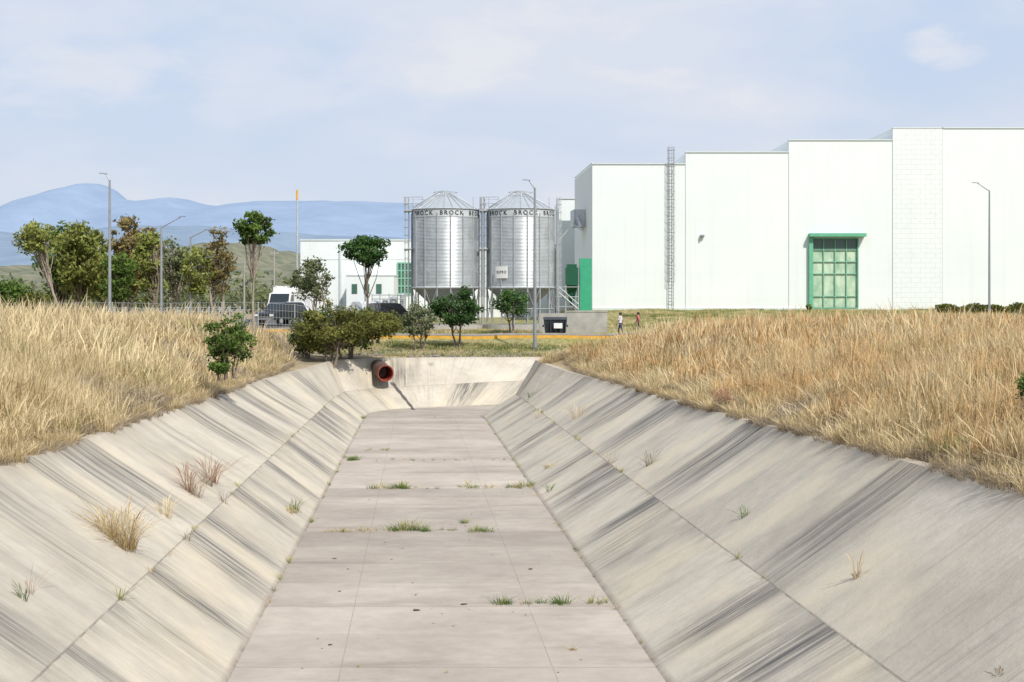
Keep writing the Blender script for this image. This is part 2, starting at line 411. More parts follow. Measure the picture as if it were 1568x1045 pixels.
def tree(name,base,h,cz0,rx,tr,nl,lf,mat,seed,per=110,bark=None,lean=0,lobe=None,nst=1,flat=.75,low=0.0):
    r=random.Random(seed); mb=MB(); base=Vector(base)
    cc=base+V(lean,0,(cz0+h)/2); zr=(h-cz0)/2
    stems=[]
    for k in range(nst):
        off=V(r.uniform(-.25,.25),r.uniform(-.25,.25),0)*(nst>1)*2*min(1,rx/1.5)
        tp=base+V(lean*.8,0,0)+off*2.2+V(0,0,cz0+(h-cz0)*.45)
        pts=[base+off+V(0,0,-.15)]
        for q in range(1,6):
            f=q/5; p=(base+off).lerp(tp,f)+V(r.uniform(-1,1),r.uniform(-1,1),0)*tr*.9; pts.append(p)
        mb.tube(pts,[tr*(1.25 if q==0 else 1-.65*q/5) for q in range(6)],7,1,tone=.5); stems.append(pts)
    lobe=lobe or rx*.38
    for k in range(nl):
        d=rnd_dir(r); q=r.uniform(.25,1)**.6
        if low and r.random()<low: d.z=-abs(d.z)
        c=cc+V(d.x*max(.05,rx-lobe*.6)*q,d.y*max(.05,rx-lobe*.6)*q,d.z*max(.05,zr-lobe*.5)*q)
        lr=lobe*r.uniform(.5,1.15); lt=r.uniform(-.22,.22)
        pts=r.choice(stems); k0=r.choice([2,3,3,4,4,5]); s0=pts[k0]
        if s0.z>c.z+.3: s0=pts[max(1,k0-2)]
        mid=s0.lerp(c,.5)+V(r.uniform(-.15,.15),r.uniform(-.15,.15),-.08*rx)
        mb.tube([s0,mid,c],[tr*.42,tr*.26,tr*.08],5,1,tone=.5)
        for z in range(int(per*.85*(lr/lobe)**2)):
            e=rnd_dir(r); rr=lr*(r.random()**.45)*(1+.5*noise.noise(e*2.1+V(k,seed,0)))
            p=c+V(e.x*rr,e.y*rr,e.z*rr*flat)
            tn=.42+lt+.28*e.z+r.uniform(-.22,.22)  # painted shading: leaf tone goes light on top, dark underneath each lobe
            leaf(mb,p,lf*r.uniform(.6,1.25),r,0,max(0,min(1,tn)))
        for z in range(4):
            e=rnd_dir(r); mb.tube([c,c+V(e.x,e.y,abs(e.z)*.6)*lr*.9],[tr*.09,tr*.03],3,1,cap=False)
    return mb.obj(name,[mat,bark or BARK],tone=True)
def gpt(u,d,dz=0.0):
    x=X(u,d); z=gz_at(x,d); return V(x,d,(z if z is not None else 2.5)+dz)
def T(name,u,d,vtop,vcb,wpx,seed,mat,**kw):
    b_=gpt(u,d); h=Z(vtop,d)-b_.z; cb=Z(vcb,d)-b_.z; rx=wpx/2/F*d
    if 'leanpx' in kw: kw['lean']=kw.pop('leanpx')/F*d
    return tree('deciduous_tree' if not name else name,b_,h,max(.1,cb),rx,kw.pop('tr',.12),kw.pop('nl',22),kw.pop('lf',.16),mat,seed,**kw)
T('',124,118,322,470,96,11,LYG,nl=72,per=115,tr=.2,lf=.20,nst=2,lobe=.98)
T('',98,124,334,470,96,12,LG,nl=56,per=110,tr=.2,lf=.20,nst=2,lobe=.98)
T('',96,112,334,398,84,13,LYG,nl=32,per=110,tr=.13,lf=.17,leanpx=-40,bark=BARKL,lobe=.8)
T('',152,130,352,470,64,24,LYG,nl=38,per=100,tr=.2,lf=.21,nst=2,lobe=.9)
T('',205,122,322,462,92,14,LBR,nl=62,per=110,tr=.18,lf=.20,nst=3,lobe=.9)
T('',228,116,346,468,58,15,LYG,nl=36,per=95,tr=.14,lf=.18,nst=2,lobe=.78)
T('',182,112,374,475,60,16,LG,nl=34,per=105,tr=.12,lf=.18,nst=2,lobe=.78)
T('',262,126,356,462,78,17,LGY,nl=40,per=80,tr=.14,lf=.18,nst=3,bark=BARKL,lobe=.85)
T('',300,122,364,462,66,18,LYG,nl=34,per=80,tr=.13,lf=.18,nst=2,bark=BARKL,lobe=.8)
T('',336,126,344,462,66,19,LBR,nl=40,per=80,tr=.16,lf=.18,nst=3,bark=BARKL,lobe=.8)
T('',8,105,426,480,90,20,LG,nl=34,per=110,tr=.1,lf=.16,nst=3,lobe=.75)
T('',55,105,446,480,56,25,LOL,nl=22,per=90,tr=.1,lf=.16,nst=3,lobe=.6)
T('',-80,115,350,470,110,21,LG,nl=44,per=100,tr=.2,lf=.22,nst=2,lobe=1)
T('',-190,120,340,470,120,22,LYG,nl=44,per=100,tr=.2,lf=.22,nst=2,lobe=1)
T('young_street_tree',389,75,319,384,78,31,LG,nl=32,per=120,tr=.085,lf=.12,bark=BARKL,lobe=.5,flat=.45)
T('young_street_tree',563,108,358,410,90,32,LDG,nl=34,per=130,tr=.12,lf=.16,lobe=.8,flat=.5)
T('deciduous_tree',480,96,392,462,84,33,LGY,nl=34,per=110,tr=.08,lf=.13,nst=3,lobe=.6,bark=BARKL)
T('deciduous_tree',702,93,436,512,92,34,LDG,nl=48,per=120,tr=.08,lf=.12,lobe=.58,nst=2)
T('deciduous_tree',642,91,460,526,78,35,LGY,nl=36,per=100,tr=.06,lf=.10,lobe=.48,nst=3)
T('deciduous_tree',784,104,434,490,68,36,LDG,nl=26,per=90,tr=.08,lf=.12,lobe=.55,nst=2)
T('large_shrub',505,79,454,548,122,41,LOL,nl=80,per=150,tr=.06,lf=.10,nst=4,lobe=.62,low=.25)
T('large_shrub',568,81.5,472,552,112,42,LOL,nl=72,per=150,tr=.06,lf=.10,nst=4,lobe=.58,low=.3)
T('large_shrub',535,83,458,545,124,43,LG,nl=56,per=140,tr=.06,lf=.10,nst=4,lobe=.6,low=.2)
T('large_shrub',468,81,466,548,62,47,LGY,nl=38,per=130,tr=.05,lf=.09,nst=4,lobe=.45,low=.3)
T('green_bush',350,46,472,604,86,44,LG,nl=60,per=75,tr=.03,lf=.065,nst=5,lobe=.28,low=.35)
T('green_bush',338,45,556,606,44,48,LG,nl=24,per=65,tr=.02,lf=.055,nst=4,lobe=.2,low=.3)
T('small_shrub',1240,124,466,476,14,45,LG,nl=6,per=60,tr=.03,lf=.09,nst=2,lobe=.25)
T('green_bush',1572,22,560,665,40,46,LG,nl=18,per=60,tr=.02,lf=.035,nst=3,lobe=.12)
T('reddish_shrub',1108,36,588,632,46,49,REDW,nl=16,per=50,tr=.012,lf=.025,nst=5,lobe=.15)
hb=MB(); r=random.Random(3)
for k in range(9000):
    u=r.uniform(1432,1800); d=121+r.uniform(-.8,.8); x=X(u,d); g=3.45
    hh=.85+.35*noise.noise(V(x*.8,0,0)); leaf(hb,V(x,d,g+r.random()**.6*hh),.12,r,0,r.uniform(.1,.9))
hb.obj('low_hedge',[LOL],tone=True)
tb=MB(); r=random.Random(8)
for k in range(230):
    d=r.uniform(190,420); u=r.uniform(-260,452); x=X(u,d)
    hh=r.uniform(2.5,6.0)*(1+.5*noise.noise(V(x*.03,d*.01,1))); w=r.uniform(1.5,4); tl=r.uniform(-.2,.2)
    for q in range(60):
        e=rnd_dir(r); p=V(x+e.x*w,d+e.y*w,2.5+hh*.45+e.z*hh*.55)
        leaf(tb,p,.55*r.uniform(.5,1.2),r,0,max(0,min(1,.4+tl+.3*e.z+r.uniform(-.2,.2))))  # light from above painted into tone, upper leaves paler
tb.obj('distant_tree_line',[LGY],tone=True)
# ---------------------------------------------------------------- grass templates + scatter
def clump(name,n,h0,h1,w,spread,lean,mat,seed,head=True,curl=.5,wind=0.0,nr=4):
    r=random.Random(seed); mb=MB()
    for k in range(n):
        a=r.uniform(0,6.283); q=spread*math.sqrt(r.random()); b0=V(math.cos(a)*q,math.sin(a)*q,-.05)
        h=r.uniform(h0,h1)*(1.28 if r.random()<.1 and head else 1); a2=a if spread<.4 else r.uniform(0,6.283)
        d=V(math.cos(a2)+r.uniform(-.8,.8)+wind,math.sin(a2)+r.uniform(-.8,.8),0)*lean*(r.random()**1.5*1.4+.1)*h
        sx=rnd_dir(r); sx.z=0
        if sx.length<.1: sx=V(1,0,0)
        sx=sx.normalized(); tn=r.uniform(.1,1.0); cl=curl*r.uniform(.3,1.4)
        pts=[]
        for q_ in range(nr):
            f=q_/(nr-1); p=b0+V(0,0,h*(f-cl*.25*f*f*f))+d*f**1.6
            ww=w*(1-.8*f)
            if head and q_==nr-2: ww=w*1.4
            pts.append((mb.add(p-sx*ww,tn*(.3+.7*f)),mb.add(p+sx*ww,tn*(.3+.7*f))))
        for q_ in range(nr-1):
            a_,b_=pts[q_],pts[q_+1]; mb.face([a_[0],a_[1],b_[1],b_[0]])
    me_=mb.obj(name,[mat],tone=True); scene.collection.objects.unlink(me_); return me_
def coll(name,objs):
    c=bpy.data.collections.new(name)
    for o in objs: c.objects.link(o)
    return c
def scatter(name,pts,col):
    pts=[p for p in pts if p[0][2] is not None]
    me=bpy.data.meshes.new(name); me.from_pydata([p[0] for p in pts],[],[])
    a=me.attributes.new('rot','FLOAT_VECTOR','POINT'); a.data.foreach_set('vector',[c for p in pts for c in p[1]])
    a=me.attributes.new('scl','FLOAT_VECTOR','POINT'); a.data.foreach_set('vector',[c for p in pts for c in p[2]])
    a=me.attributes.new('idx','INT','POINT'); a.data.foreach_set('value',[p[3] for p in pts])
    o=bpy.data.objects.new(name,me); scene.collection.objects.link(o)
    ng=bpy.data.node_groups.new(name+'_gn','GeometryNodeTree')
    ng.interface.new_socket('Geometry',in_out='INPUT',socket_type='NodeSocketGeometry')
    ng.interface.new_socket('Geometry',in_out='OUTPUT',socket_type='NodeSocketGeometry')
    gi=ng.nodes.new('NodeGroupInput'); go=ng.nodes.new('NodeGroupOutput')
    ip=ng.nodes.new('GeometryNodeInstanceOnPoints'); ci=ng.nodes.new('GeometryNodeCollectionInfo')
    ci.inputs['Collection'].default_value=col; ci.inputs['Separate Children'].default_value=True; ci.inputs['Reset Children'].default_value=True
    def na(n,ty):
        x=ng.nodes.new('GeometryNodeInputNamedAttribute'); x.data_type=ty; x.inputs['Name'].default_value=n
        return x.outputs['Attribute']
    L=ng.links.new
    L(gi.outputs[0],ip.inputs['Points']); L(ci.outputs[0],ip.inputs['Instance']); ip.inputs['Pick Instance'].default_value=True
    L(na('idx','INT'),ip.inputs['Instance Index']); L(na('scl','FLOAT_VECTOR'),ip.inputs['Scale'])
    er=ng.nodes.new('FunctionNodeEulerToRotation'); L(na('rot','FLOAT_VECTOR'),er.inputs[0]); L(er.outputs[0],ip.inputs['Rotation'])
    L(ip.outputs[0],go.inputs[0])
    md=o.modifiers.new('scatter','NODES'); md.node_group=ng
    return o
def gset(pre,BN,wk,s0,nr):
    return [clump(pre+'0',BN,.45,1.1,.008*wk,.75,.35,STRAW,1+s0,nr=nr),clump(pre+'1',BN,.45,1.15,.008*wk,.75,.32,STRAWO,2+s0,nr=nr),
    clump(pre+'2',BN,.35,.95,.008*wk,.75,.6,STRAW,3+s0,curl=1.2,nr=nr),clump(pre+'3',BN,.4,.9,.009*wk,.75,.4,STRAWG,4+s0,nr=nr),
    clump(pre+'4',100,.2,.6,.008,.36,.9,STRAWD,5+s0,head=False,curl=1.8),clump(pre+'5',BN,.6,1.3,.007*wk,.75,.28,STRAW,6+s0,nr=nr),
    clump(pre+'6',80,.3,.75,.008,.30,.6,STRAW,7+s0),clump(pre+'7',BN,.25,.8,.009*wk,.75,.7,STRAWD,9+s0,curl=1.4,nr=nr)]
gc=coll('grass_clumps',gset('g0',170,.95,0,4)+gset('g1',72,1.9,50,4))
r=random.Random(5); pts=[]
def try_grass(x,y,side,small=False):
    dR,_=nearest(KR,x,y); dL,_=nearest(KL,x,y); d=min(dR,dL)
    if d<(.05 if small else .75): return
    z=gz_at(x,y)
    if z is None: return
    n=noise.noise(V(x*.22,y*.22,4)); n2=noise.noise(V(x*.3,y*.3,8)); n3=noise.noise(V(x*.15,y*.15,18))
    s=(.6+.4*sstep(.0,2.5,d))*(1+.3*n)*r.uniform(.75,1.2)
    if small:
        i=r.choice([4,4,6]); s*=1.15
        if noise.noise(V(x*.9,y*.9,2))<-.12: return
        if d<.4: s*=.75
    else:
        if side=='R': ids=[0,1,1,2,5,0,2] if n2<.2 else [1,1,2,3,3]
        else: ids=[0,0,2,5,5,2,0] if n2<.14 else [3,3,0,2,5]
        i=r.choice(ids)
        if n3<-.2 or r.random()<.14: i=7
        if side=='R' : s*=.86
        if y>42: i+=8
    pts.append(((x,y,z+(.03 if d<.3 else 0)),(r.uniform(-.12,.12),r.uniform(-.12,.12),r.uniform(0,6.28)),(s,s,s*r.uniform(.8,1.2)),i))
for k in range(5200):
    y=r.uniform(12,84)
    x=ax(y)+8.3+ (r.random()**1.1)*(.36*y+4-(ax(y)+8.3))
    if y>ytop(x)-.8: continue
    try_grass(x,y,'R')
for k in range(2600):
    y=r.uniform(12,76); x=ax(y)+7.66+r.random()**1.5*2
    if y<ytop(x): try_grass(x,y,'R',True)
for k in range(300):
    x=r.uniform(1,12); y=ytop(x)-.3-r.random()*1.5; try_grass(x,y,'R',True)
for k in range(3000):
    y=r.uniform(16,88); x1=ax(y)-7.2; x0=-.36*y-4
    x=x1+(x0-x1)*r.random()**1.1
    if y>76 and x>-13.5: continue
    try_grass(x,y,'L')
for k in range(2100):
    y=r.uniform(16,74); try_grass(ax(y)-6.56-r.random()**1.5*2,y,'L',True)
for k in range(400):
    try_grass(r.uniform(-42,-19),r.uniform(88,94),'L')
for k in range(350):
    try_grass(r.uniform(-55,-27),r.uniform(107,114),'L')
for k in range(300):
    try_grass(r.uniform(29,45),r.uniform(99.5,104),'R')
scatter('dry_grass_field',pts,gc)
tc_=coll('turf_clumps',[clump('t0',90,.08,.22,.014,.7,.6,STRAWG,21,head=False,nr=3),clump('t1',90,.08,.2,.014,.7,.6,WEED,22,head=False,nr=3),clump('t2',90,.1,.25,.014,.7,.6,STRAW,23,head=False,nr=3)])
pts=[]
for k in range(2400):
    if k<1200: y=r.uniform(87,96); x=r.uniform(-14,8)
    elif k<1500: y=r.uniform(105,108.5); x=r.uniform(-12,2)
    else: y=r.uniform(108,128); x=r.uniform(8,50)
    if nearest(KL,x,y)[0]<.8: continue
    z=gz_at(x,y); s=r.uniform(.7,1.5)
    pts.append(((x,y,z),(0,0,r.uniform(0,6.28)),(s,s,s),r.choice([0,1,1,2] if x<8 else [0,2,0,1])))
scatter('green_turf',pts,tc_)
wc=coll('weed_clumps',[clump('w0',26,.08,.32,.008,.12,.9,WEED,31,head=False,curl=1),clump('w1',22,.12,.38,.007,.10,.7,STRAWG,32,head=True),clump('w2',26,.1,.3,.007,.14,1,STRAW,33,head=False)])
pts=[]
def row(u0,u1,v,n,s0=.6,s1=1.1,ids=(0,0,1,2)):
    for k in range(n):
        p=on_channel(r.uniform(u0,u1),v+r.uniform(-1.5,1.5))
        if p: s=r.uniform(s0*.85,s1*.9); pts.append((tuple(p),(0,0,r.uniform(0,6)),(s,s,s),r.choice(ids)))
row(566,622,748,24,.5,1.1,(0,0,0,1,2)); row(625,672,748,5,.4,.7); row(703,800,747,26,.4,1,(0,0,1,2)); row(803,818,745,6,.8,1.2)
row(590,655,813,22,.5,1.1,(0,0,1,2)); row(500,590,814,24,.3,.7,(2,2,1)); row(722,750,814,9,.5,1); row(655,700,813,7,.3,.6)
row(758,795,925,7,.5,1.2,(0,0,1)); row(800,845,925,6,.3,.7); row(850,868,925,5,.6,1.1,(0,)); row(900,935,925,6,.4,.8)
row(530,545,705,9,.8,1.4,(0,)); row(440,460,784,8,.6,1); row(706,714,802,4,.5,.9); row(873,880,996,3,.3,.5,(2,))
row(836,850,715,6,.6,1,(0,2)); row(470,480,800,4,.3,.6); row(575,720,705,12,.3,.6)
row(560,600,690,8,.4,.6); row(640,720,638,8,.3,.6,(2,0))
row(552,560,640,5,.6,.9); row(610,800,705,8,.25,.45)
for k in range(22):
    a=r.uniform(470,900); row(a,a+8,r.uniform(680,1030),1,.15,.3,(2,1))
for k in range(70):
    y=20+55*r.random(); sg=r.random()<.5; x=ax(y)+(-2.62 if sg else 3.47); s=r.uniform(.2,.6)
    pts.append(((x,y,-.016*y+.01),(0,0,r.uniform(0,6)),(s,s,s),r.choice([0,1,2,2])))
for k in range(60):
    y=16+58*r.random(); sg=r.random()<.5; x=ax(y)+(-4.13 if sg else 5.25); s=r.uniform(.2,.7)
    pts.append(((x,y,1.1-.016*y),(0,0,r.uniform(0,6)),(s,s,s),r.choice([1,2,2])))
scatter('joint_weeds',pts,wc)
def tuft(name,u,v,hpx,mat,seed,n=70,lean=.6,spread=.12,w=.005,head=True,curl=1.0):
    p=on_channel(u,v)
    if not p: return
    h=hpx/F*p.y
    o=clump(name,n,h*.45,h,w,spread,lean,mat,seed,head,curl,nr=5); scene.collection.objects.link(o); o.location=p
tuft('dry_grass_tuft',190,838,92,STRAW,51,190,.7,.2,curl=1.6); tuft('dry_grass_tuft',165,818,66,STRAW,52,120,.8,.16)
tuft('dry_grass_tuft',300,760,55,STRAWD,53,60,.8,.12); tuft('reddish_weed',288,752,60,REDW,54,40,.9,.12,.006); tuft('reddish_weed',325,738,55,REDW,55,40,.9,.12,.006)
tuft('dry_grass_tuft',318,742,62,STRAWD,56,60,.7); tuft('dry_grass_tuft',252,790,46,STRAW,57,50,.8); tuft('green_weed',36,918,40,WEED,58,26,.7,.05,.004)
tuft('reddish_weed',46,908,48,REDW,59,14,.9,.05,.003); tuft('green_weed',1140,792,30,WEED,60,22,.7,.06); tuft('dry_grass_tuft',1311,886,66,STRAW,61,14,.2,.03,.004)
tuft('dry_grass_tuft',1312,884,25,STRAWD,62,24,.6,.05); tuft('dry_grass_tuft',995,712,40,STRAWD,63,40,.8,.1); tuft('dry_grass_tuft',884,640,28,STRAW,64,60,.8,.25)
tuft('green_weed',812,608,14,WEED,65,30,.7,.1); tuft('green_weed',660,560,10,WEED,66,20,.7,.1); tuft('dry_grass_tuft',828,638,16,STRAW,67,40,.9,.4)
tuft('dry_grass_tuft',344,770,26,STRAWD,68,26,.8,.06); tuft('dry_grass_tuft',286,826,26,STRAWD,69,22,.8,.06); tuft('green_weed',452,780,26,WEED,70,40,.8,.1)
tuft('dry_grass_tuft',935,712,30,STRAWD,71,30,.7,.1); tuft('dry_grass_tuft',1530,1030,26,STRAWD,72,24,.8,.05); tuft('green_weed',842,752,20,WEED,73,30,.8,.1)
lb=MB(); r=random.Random(77)
for (u,v,s) in ((637,935,.055),(710,926,.05),(812,872,.05),(520,906,.03),(512,856,.035),(505,988,.03),(533,872,.025),(600,857,.02),(632,893,.02),(712,806,.03),(565,766,.03),(760,770,.02),(876,995,.04))+tuple((r.uniform(450,930),r.uniform(660,1040),r.uniform(.008,.018)) for _ in range(40)):
    p=on_channel(u,v)
    if not p or p.z>-.016*p.y+.05 : continue
    q=[lb.add(p+V(math.cos(a_)*s*r.uniform(.8,1.8),math.sin(a_)*s*r.uniform(.6,1.6),.004+s*r.uniform(0,.25))) for a_ in (0,1.1,2.2,3.3,4.4,5.4)]
    tp=lb.add(p+V(0,0,s*.3))
    for j in range(6): lb.face([q[j],q[(j+1)%6],tp])
lb.obj('dead_leaves',[simple('litter',(.12,.075,.05),.9,0,.4,9)])
OCT=((0,2,4),(2,1,4),(1,3,4),(3,0,4),(2,0,5),(1,2,5),(3,1,5),(0,3,5)); OV=((1,0,0),(-1,0,0),(0,1,0),(0,-1,0),(0,0,.8),(0,0,-.8))
rb=MB()
for k in range(1100):
    y=r.uniform(85.6,91.5); x=r.uniform(-12,7)
    z=gz_at(x,y)
    if z is None or nearest(KL,x,y)[0]<.35: continue
    s=r.uniform(.05,.18)
    M=Matrix.Translation((x,y,z+s*.2))@Matrix.Rotation(r.uniform(0,3),4,rnd_dir(r))
    i=[rb.add(M@(V(*c)*s*r.uniform(.7,1.1))) for c in OV]
    for f in OCT: rb.face([i[a_] for a_ in f])
rb.obj('loose_stones',[simple('stone',(.24,.21,.18),.9,0,.3,3)])
cb=MB()
for k in range(3200):
    y=r.uniform(14,74); side=r.random()<.5
    x=(ax(y)-6.62-abs(r.gauss(0,.45))) if side else (ax(y)+7.72+abs(r.gauss(0,.45)))
    z=gz_at(x,y)
    if z is None: continue
    s=r.uniform(.012,.06)
    i=[cb.add(V(x,y,z+.03)+V(*c)*s*r.uniform(.7,1.2)) for c in OV]
    for f in OCT: cb.face([i[a_] for a_ in f])
cb.obj('soil_clods',[simple('clod',(.30,.24,.17),.95,0,.35,3)])
# ---------------------------------------------------------------- road with kerbs
ASP=simple('asphalt',(.10,.10,.10),.9,0,.2,1.5,.3)
YEL=simple('yellow_kerb_paint',(.62,.35,.06),.7,0,.2,2)
WHT=simple('white_paint',(.74,.74,.72),.6,0,.05,1)
KER=simple('concrete_kerb',(.36,.34,.31),.9,0,.15,2)
rd=MB(); kb=MB(); kb2=MB()
def roady(x): return 97.2+.02*max(0,-x-10)
def road_z(x):
    zs=[gz_at(x,roady(x)+o) for o in (0,2.8,5.6)]; return max([z for z in zs if z is not None] or [2.5])+.05
prev=None
for k in range(161):
    x=-80+k*.85
    if x>27: break
    yc=roady(x); z=road_z(x); row_=[rd.add((x,yc+j*1.4,z)) for j in range(5)]
    gv=(gz_at(x,yc-3.4) or z)-.12
    kz=z
    if prev:
        for j in range(4): rd.face([prev[0][j],row_[j],row_[j+1],prev[0][j+1]])
        px,pz,py,pg=prev[1:5]
        for off,wd,mi in ((-.22,.2,0),(5.62,.2,1)):
            a=[(px,py+off),(x,yc+off),(x,yc+off+wd),(px,py+off+wd)]; zz=[pz,kz,kz,pz]
            i0=[kb.add((p[0],p[1],q-.4)) for p,q in zip(a,zz)]; i1=[kb.add((p[0],p[1],q+.12)) for p,q in zip(a,zz)]
            kb.face(i1,mi)
            kb.face([i0[0],i0[1],i1[1],i1[0]],mi); kb.face([i0[2],i0[3],i1[3],i1[2]],mi)
        kb.poly([(px,py-3.4,pg),(x,yc-3.4,gv),(x,yc-.215,kz-.08),(px,py-.215,pz-.08)],2)
        if k%4<2: kb2.poly([(px,py+2.75,pz+.004),(x,yc+2.75,kz+.004),(x,yc+2.87,kz+.004),(px,py+2.87,pz+.004)])
    prev=(row_,x,kz,yc,gv)
road=rd.obj('road',[ASP]); kb.obj('kerb_and_verge',[YEL,KER,GROUNDM],road); kb2.obj('lane_marking',[WHT],road)
pk=MB(); pk.box(-26,-12.5,105.5,156,2.0,2.83); pk.obj('parking_pavement',[ASP])
# ---------------------------------------------------------------- warehouse
def whitewall(name,kind):
    m,t,b=newmat(name); tc=t.n('ShaderNodeTexCoord').outputs['Object']; x,y,z=t.sep(tc)
    n=t.noise(tc,.25,4,.6); n2=t.noise(tc,6,3,.6)
    c=t.mix(t.mr(n,.3,.7),(.69,.735,.73),(.73,.765,.76))
    rn=t.mr(t.noise(t.xyz(t.m('MULTIPLY',x,2.2),t.m('MULTIPLY',z,.06),0.0),1,3,.7),.52,.75)
    c=t.mix(t.m('MULTIPLY',rn,.20),c,(.52,.52,.49))
    ft=t.m('MULTIPLY',t.mr(z,3.8,5.2,1,0),t.mr(n2,.4,.7)); c=t.mix(t.m('MULTIPLY',ft,.25),c,(.44,.38,.30))
    bt=t.n('ShaderNodeTexBrick'); t.set(bt.inputs['Vector'],t.xyz(x,z,0.0)); bt.inputs['Scale'].default_value=1
    if kind=='block':
        bt.inputs['Brick Width'].default_value=.9; bt.inputs['Row Height'].default_value=.45; bt.inputs['Mortar Size'].default_value=.03
        c=t.mix(t.m('MULTIPLY',bt.outputs['Fac'],.28),c,(.46,.46,.46))
        sp_=t.m('MULTIPLY',t.mr(t.noise(tc,3.5,4,.7),.56,.66),.28); c=t.mix(sp_,c,(.48,.46,.43))
    else:
        bt.inputs['Brick Width'].default_value=9.0; bt.inputs['Row Height'].default_value=2.4; bt.inputs['Mortar Size'].default_value=.02; bt.offset=0
        c=t.mix(t.m('MULTIPLY',bt.outputs['Fac'],.16),c,(.50,.52,.52))
    t.set(b.inputs['Base Color'],c); b.inputs['Roughness'].default_value=.7; b.inputs['Specular IOR Level'].default_value=.25
    return m
WP=whitewall('white_wall_panel','panel'); WB=whitewall('white_block_wall','block')
TRIM=simple('pale_metal_coping',(.60,.66,.65),.5,.2,.04,1); GRN=simple('green_paint',(.05,.35,.20),.45,0,.08,2)
GRNW=simple('faded_green_paint',(.13,.40,.26),.5,0,.12,2)
GRNL=simple('green_mullion',(.20,.43,.31),.5,0,.08,2)
GL,t,b=newmat('window_glass'); tc=t.n('ShaderNodeTexCoord').outputs['Object']
xx,yy,zz=t.sep(tc); rr_=t.mr(zz,9.3,9.5,0,1)
nn=t.noise(t.xyz(t.m('MULTIPLY',xx,1.2),0.0,t.m('MULTIPLY',zz,.7)),1.0,3,.6)
t.set(b.inputs['Base Color'],t.mix(rr_,t.mix(t.mr(nn,.35,.65),(.27,.44,.31),(.56,.67,.50)),(.06,.12,.10)))
b.inputs['Roughness'].default_value=.18; b.inputs['Specular IOR Level'].default_value=.6
wh=empty('warehouse')
W=MB(); D=130.0
secs=[(907,1050,252,0),(1050,1208,234,0),(1208,1367,215.5,0),(1367,1443,197,1),(1443,2250,197,0)]
BZ=3.0
for i,(u0,u1,v,mi) in enumerate(secs):
    x0=X(u0,D);x1=X(u1,D);zt=Z(v,D); yb=146.6
    if i==0: W.prism([(x0,D),(x1,D),(x1,yb),(6.46,yb)],BZ,zt,mi)
    elif i==2:
        wx0=X(1244,D);wx1=X(1314,D);wz0=Z(471,D);wz1=Z(365,D)
        W.box(x0,wx0,D,D+.3,BZ,zt,mi); W.box(wx1,x1,D,D+.3,BZ,zt,mi); W.box(wx0,wx1,D,D+.3,wz1,zt,mi); W.box(wx0,wx1,D,D+.3,BZ,wz0,mi)
        W.box(x0,x1,D+.305,yb,wz1+.2,zt-.01,mi); W.box(x0,wx0-.02,D+.305,yb,BZ,wz1+.19,mi); W.box(wx1+.02,x1,D+.305,yb,BZ,wz1+.19,mi); W.box(x0,x1,yb-1,yb,BZ,zt-.02,mi)
    else:
        W.box(x0,x1,D+(-.05 if mi else 0.0),yb,BZ,zt,mi)
W.box(4.9,84,150,190,BZ,Z(305,150),0)
W.obj('walls',[WP,WB],wh)
K=MB()
for i,(u0,u1,v,mi) in enumerate(secs):
    x0=X(u0,D);x1=X(u1,D);zt=Z(v,D)
    K.box(x0-.04,x1+.02,D-.09,D+.35,zt+.002,zt+.10)
    if i: K.box(x0-.02,x0+.02,D-.06,D-.052,BZ,min(zt,Z(secs[i-1][2],D)))
K.prism([(7.30,D),(7.45,D),(6.57,146.6),(6.42,146.6)],Z(252,D)+.103,Z(252,D)+.17)
K.box(4.85,8,149.9,150.4,Z(305,150)+.002,Z(305,150)+.15)
K.box(X(907,D),X(1240,D),D-.12,D-.003,BZ,Z(474,D)+.12)
K.obj('coping',[TRIM],wh)
Wn=MB()
Wn.box(X(1238,D),X(1323.5,D),D-.85,D-.004,Z(363,D),Z(358,D))
Wn.box(X(1238,D),X(1244,D),D-.35,D+.2,Z(476,D),Z(363,D)-.003)
Wn.box(X(1314,D)-.07,X(1314,D)+.02,D-.06,D+.2,wz0,wz1)
Wn.box(wx0,wx1,D-.06,D+.2,wz0-.1,wz0); Wn.box(wx0,wx1-.07,D-.05,D+.2,wz1-.08,wz1-.003)
Wn.obj('window_surround',[GRNW],wh)
Wm=MB()
for k in range(1,4):
    x=wx0+(wx1-wx0)*k/4; Wm.box(x-.04,x+.04,D+.05,D+.17,wz0+.002,wz1-.085)
for v in (383,401,419.5,454):
    z=Z(v,D); Wm.box(wx0+.002,wx1-.075,D+.058,D+.165,z-.035,z+.035)
Wm.obj('mullions',[GRNL],wh)
gl=MB(); gl.poly([(wx0,D+.19,wz0),(wx1,D+.19,wz0),(wx1,D+.19,wz1),(wx0,D+.19,wz1)]); gl.obj('glass',[GL],wh)
wl=MB(); wl.box(X(1072,D),X(1078,D),D-.35,D-.004,Z(363,D),Z(360,D)); wl.box(X(1074,D),X(1076,D),D-.5,D-.35,Z(363,D),Z(361,D)); wl.obj('wall_light',[GREY],wh)
ld=MB(); xl=X(1022.5,D)+.05; xr=X(1031.5,D)-.05; yl=D-.22; zb=Z(474,D)+.1; zt=Z(226,D)
for x in (xl,xr): ld.tube([(x,yl,zb),(x,yl,zt)],.035,5)
z=zb+.3
while z<zt: ld.tube([(xl,yl,z),(xr,yl,z)],.018,4); z+=.3
cxm=(xl+xr)/2; z=Z(432,D)
while z<zt:
    ld.ring((cxm,yl,z),.36,.022,12,0,math.pi,2*math.pi); z+=.75
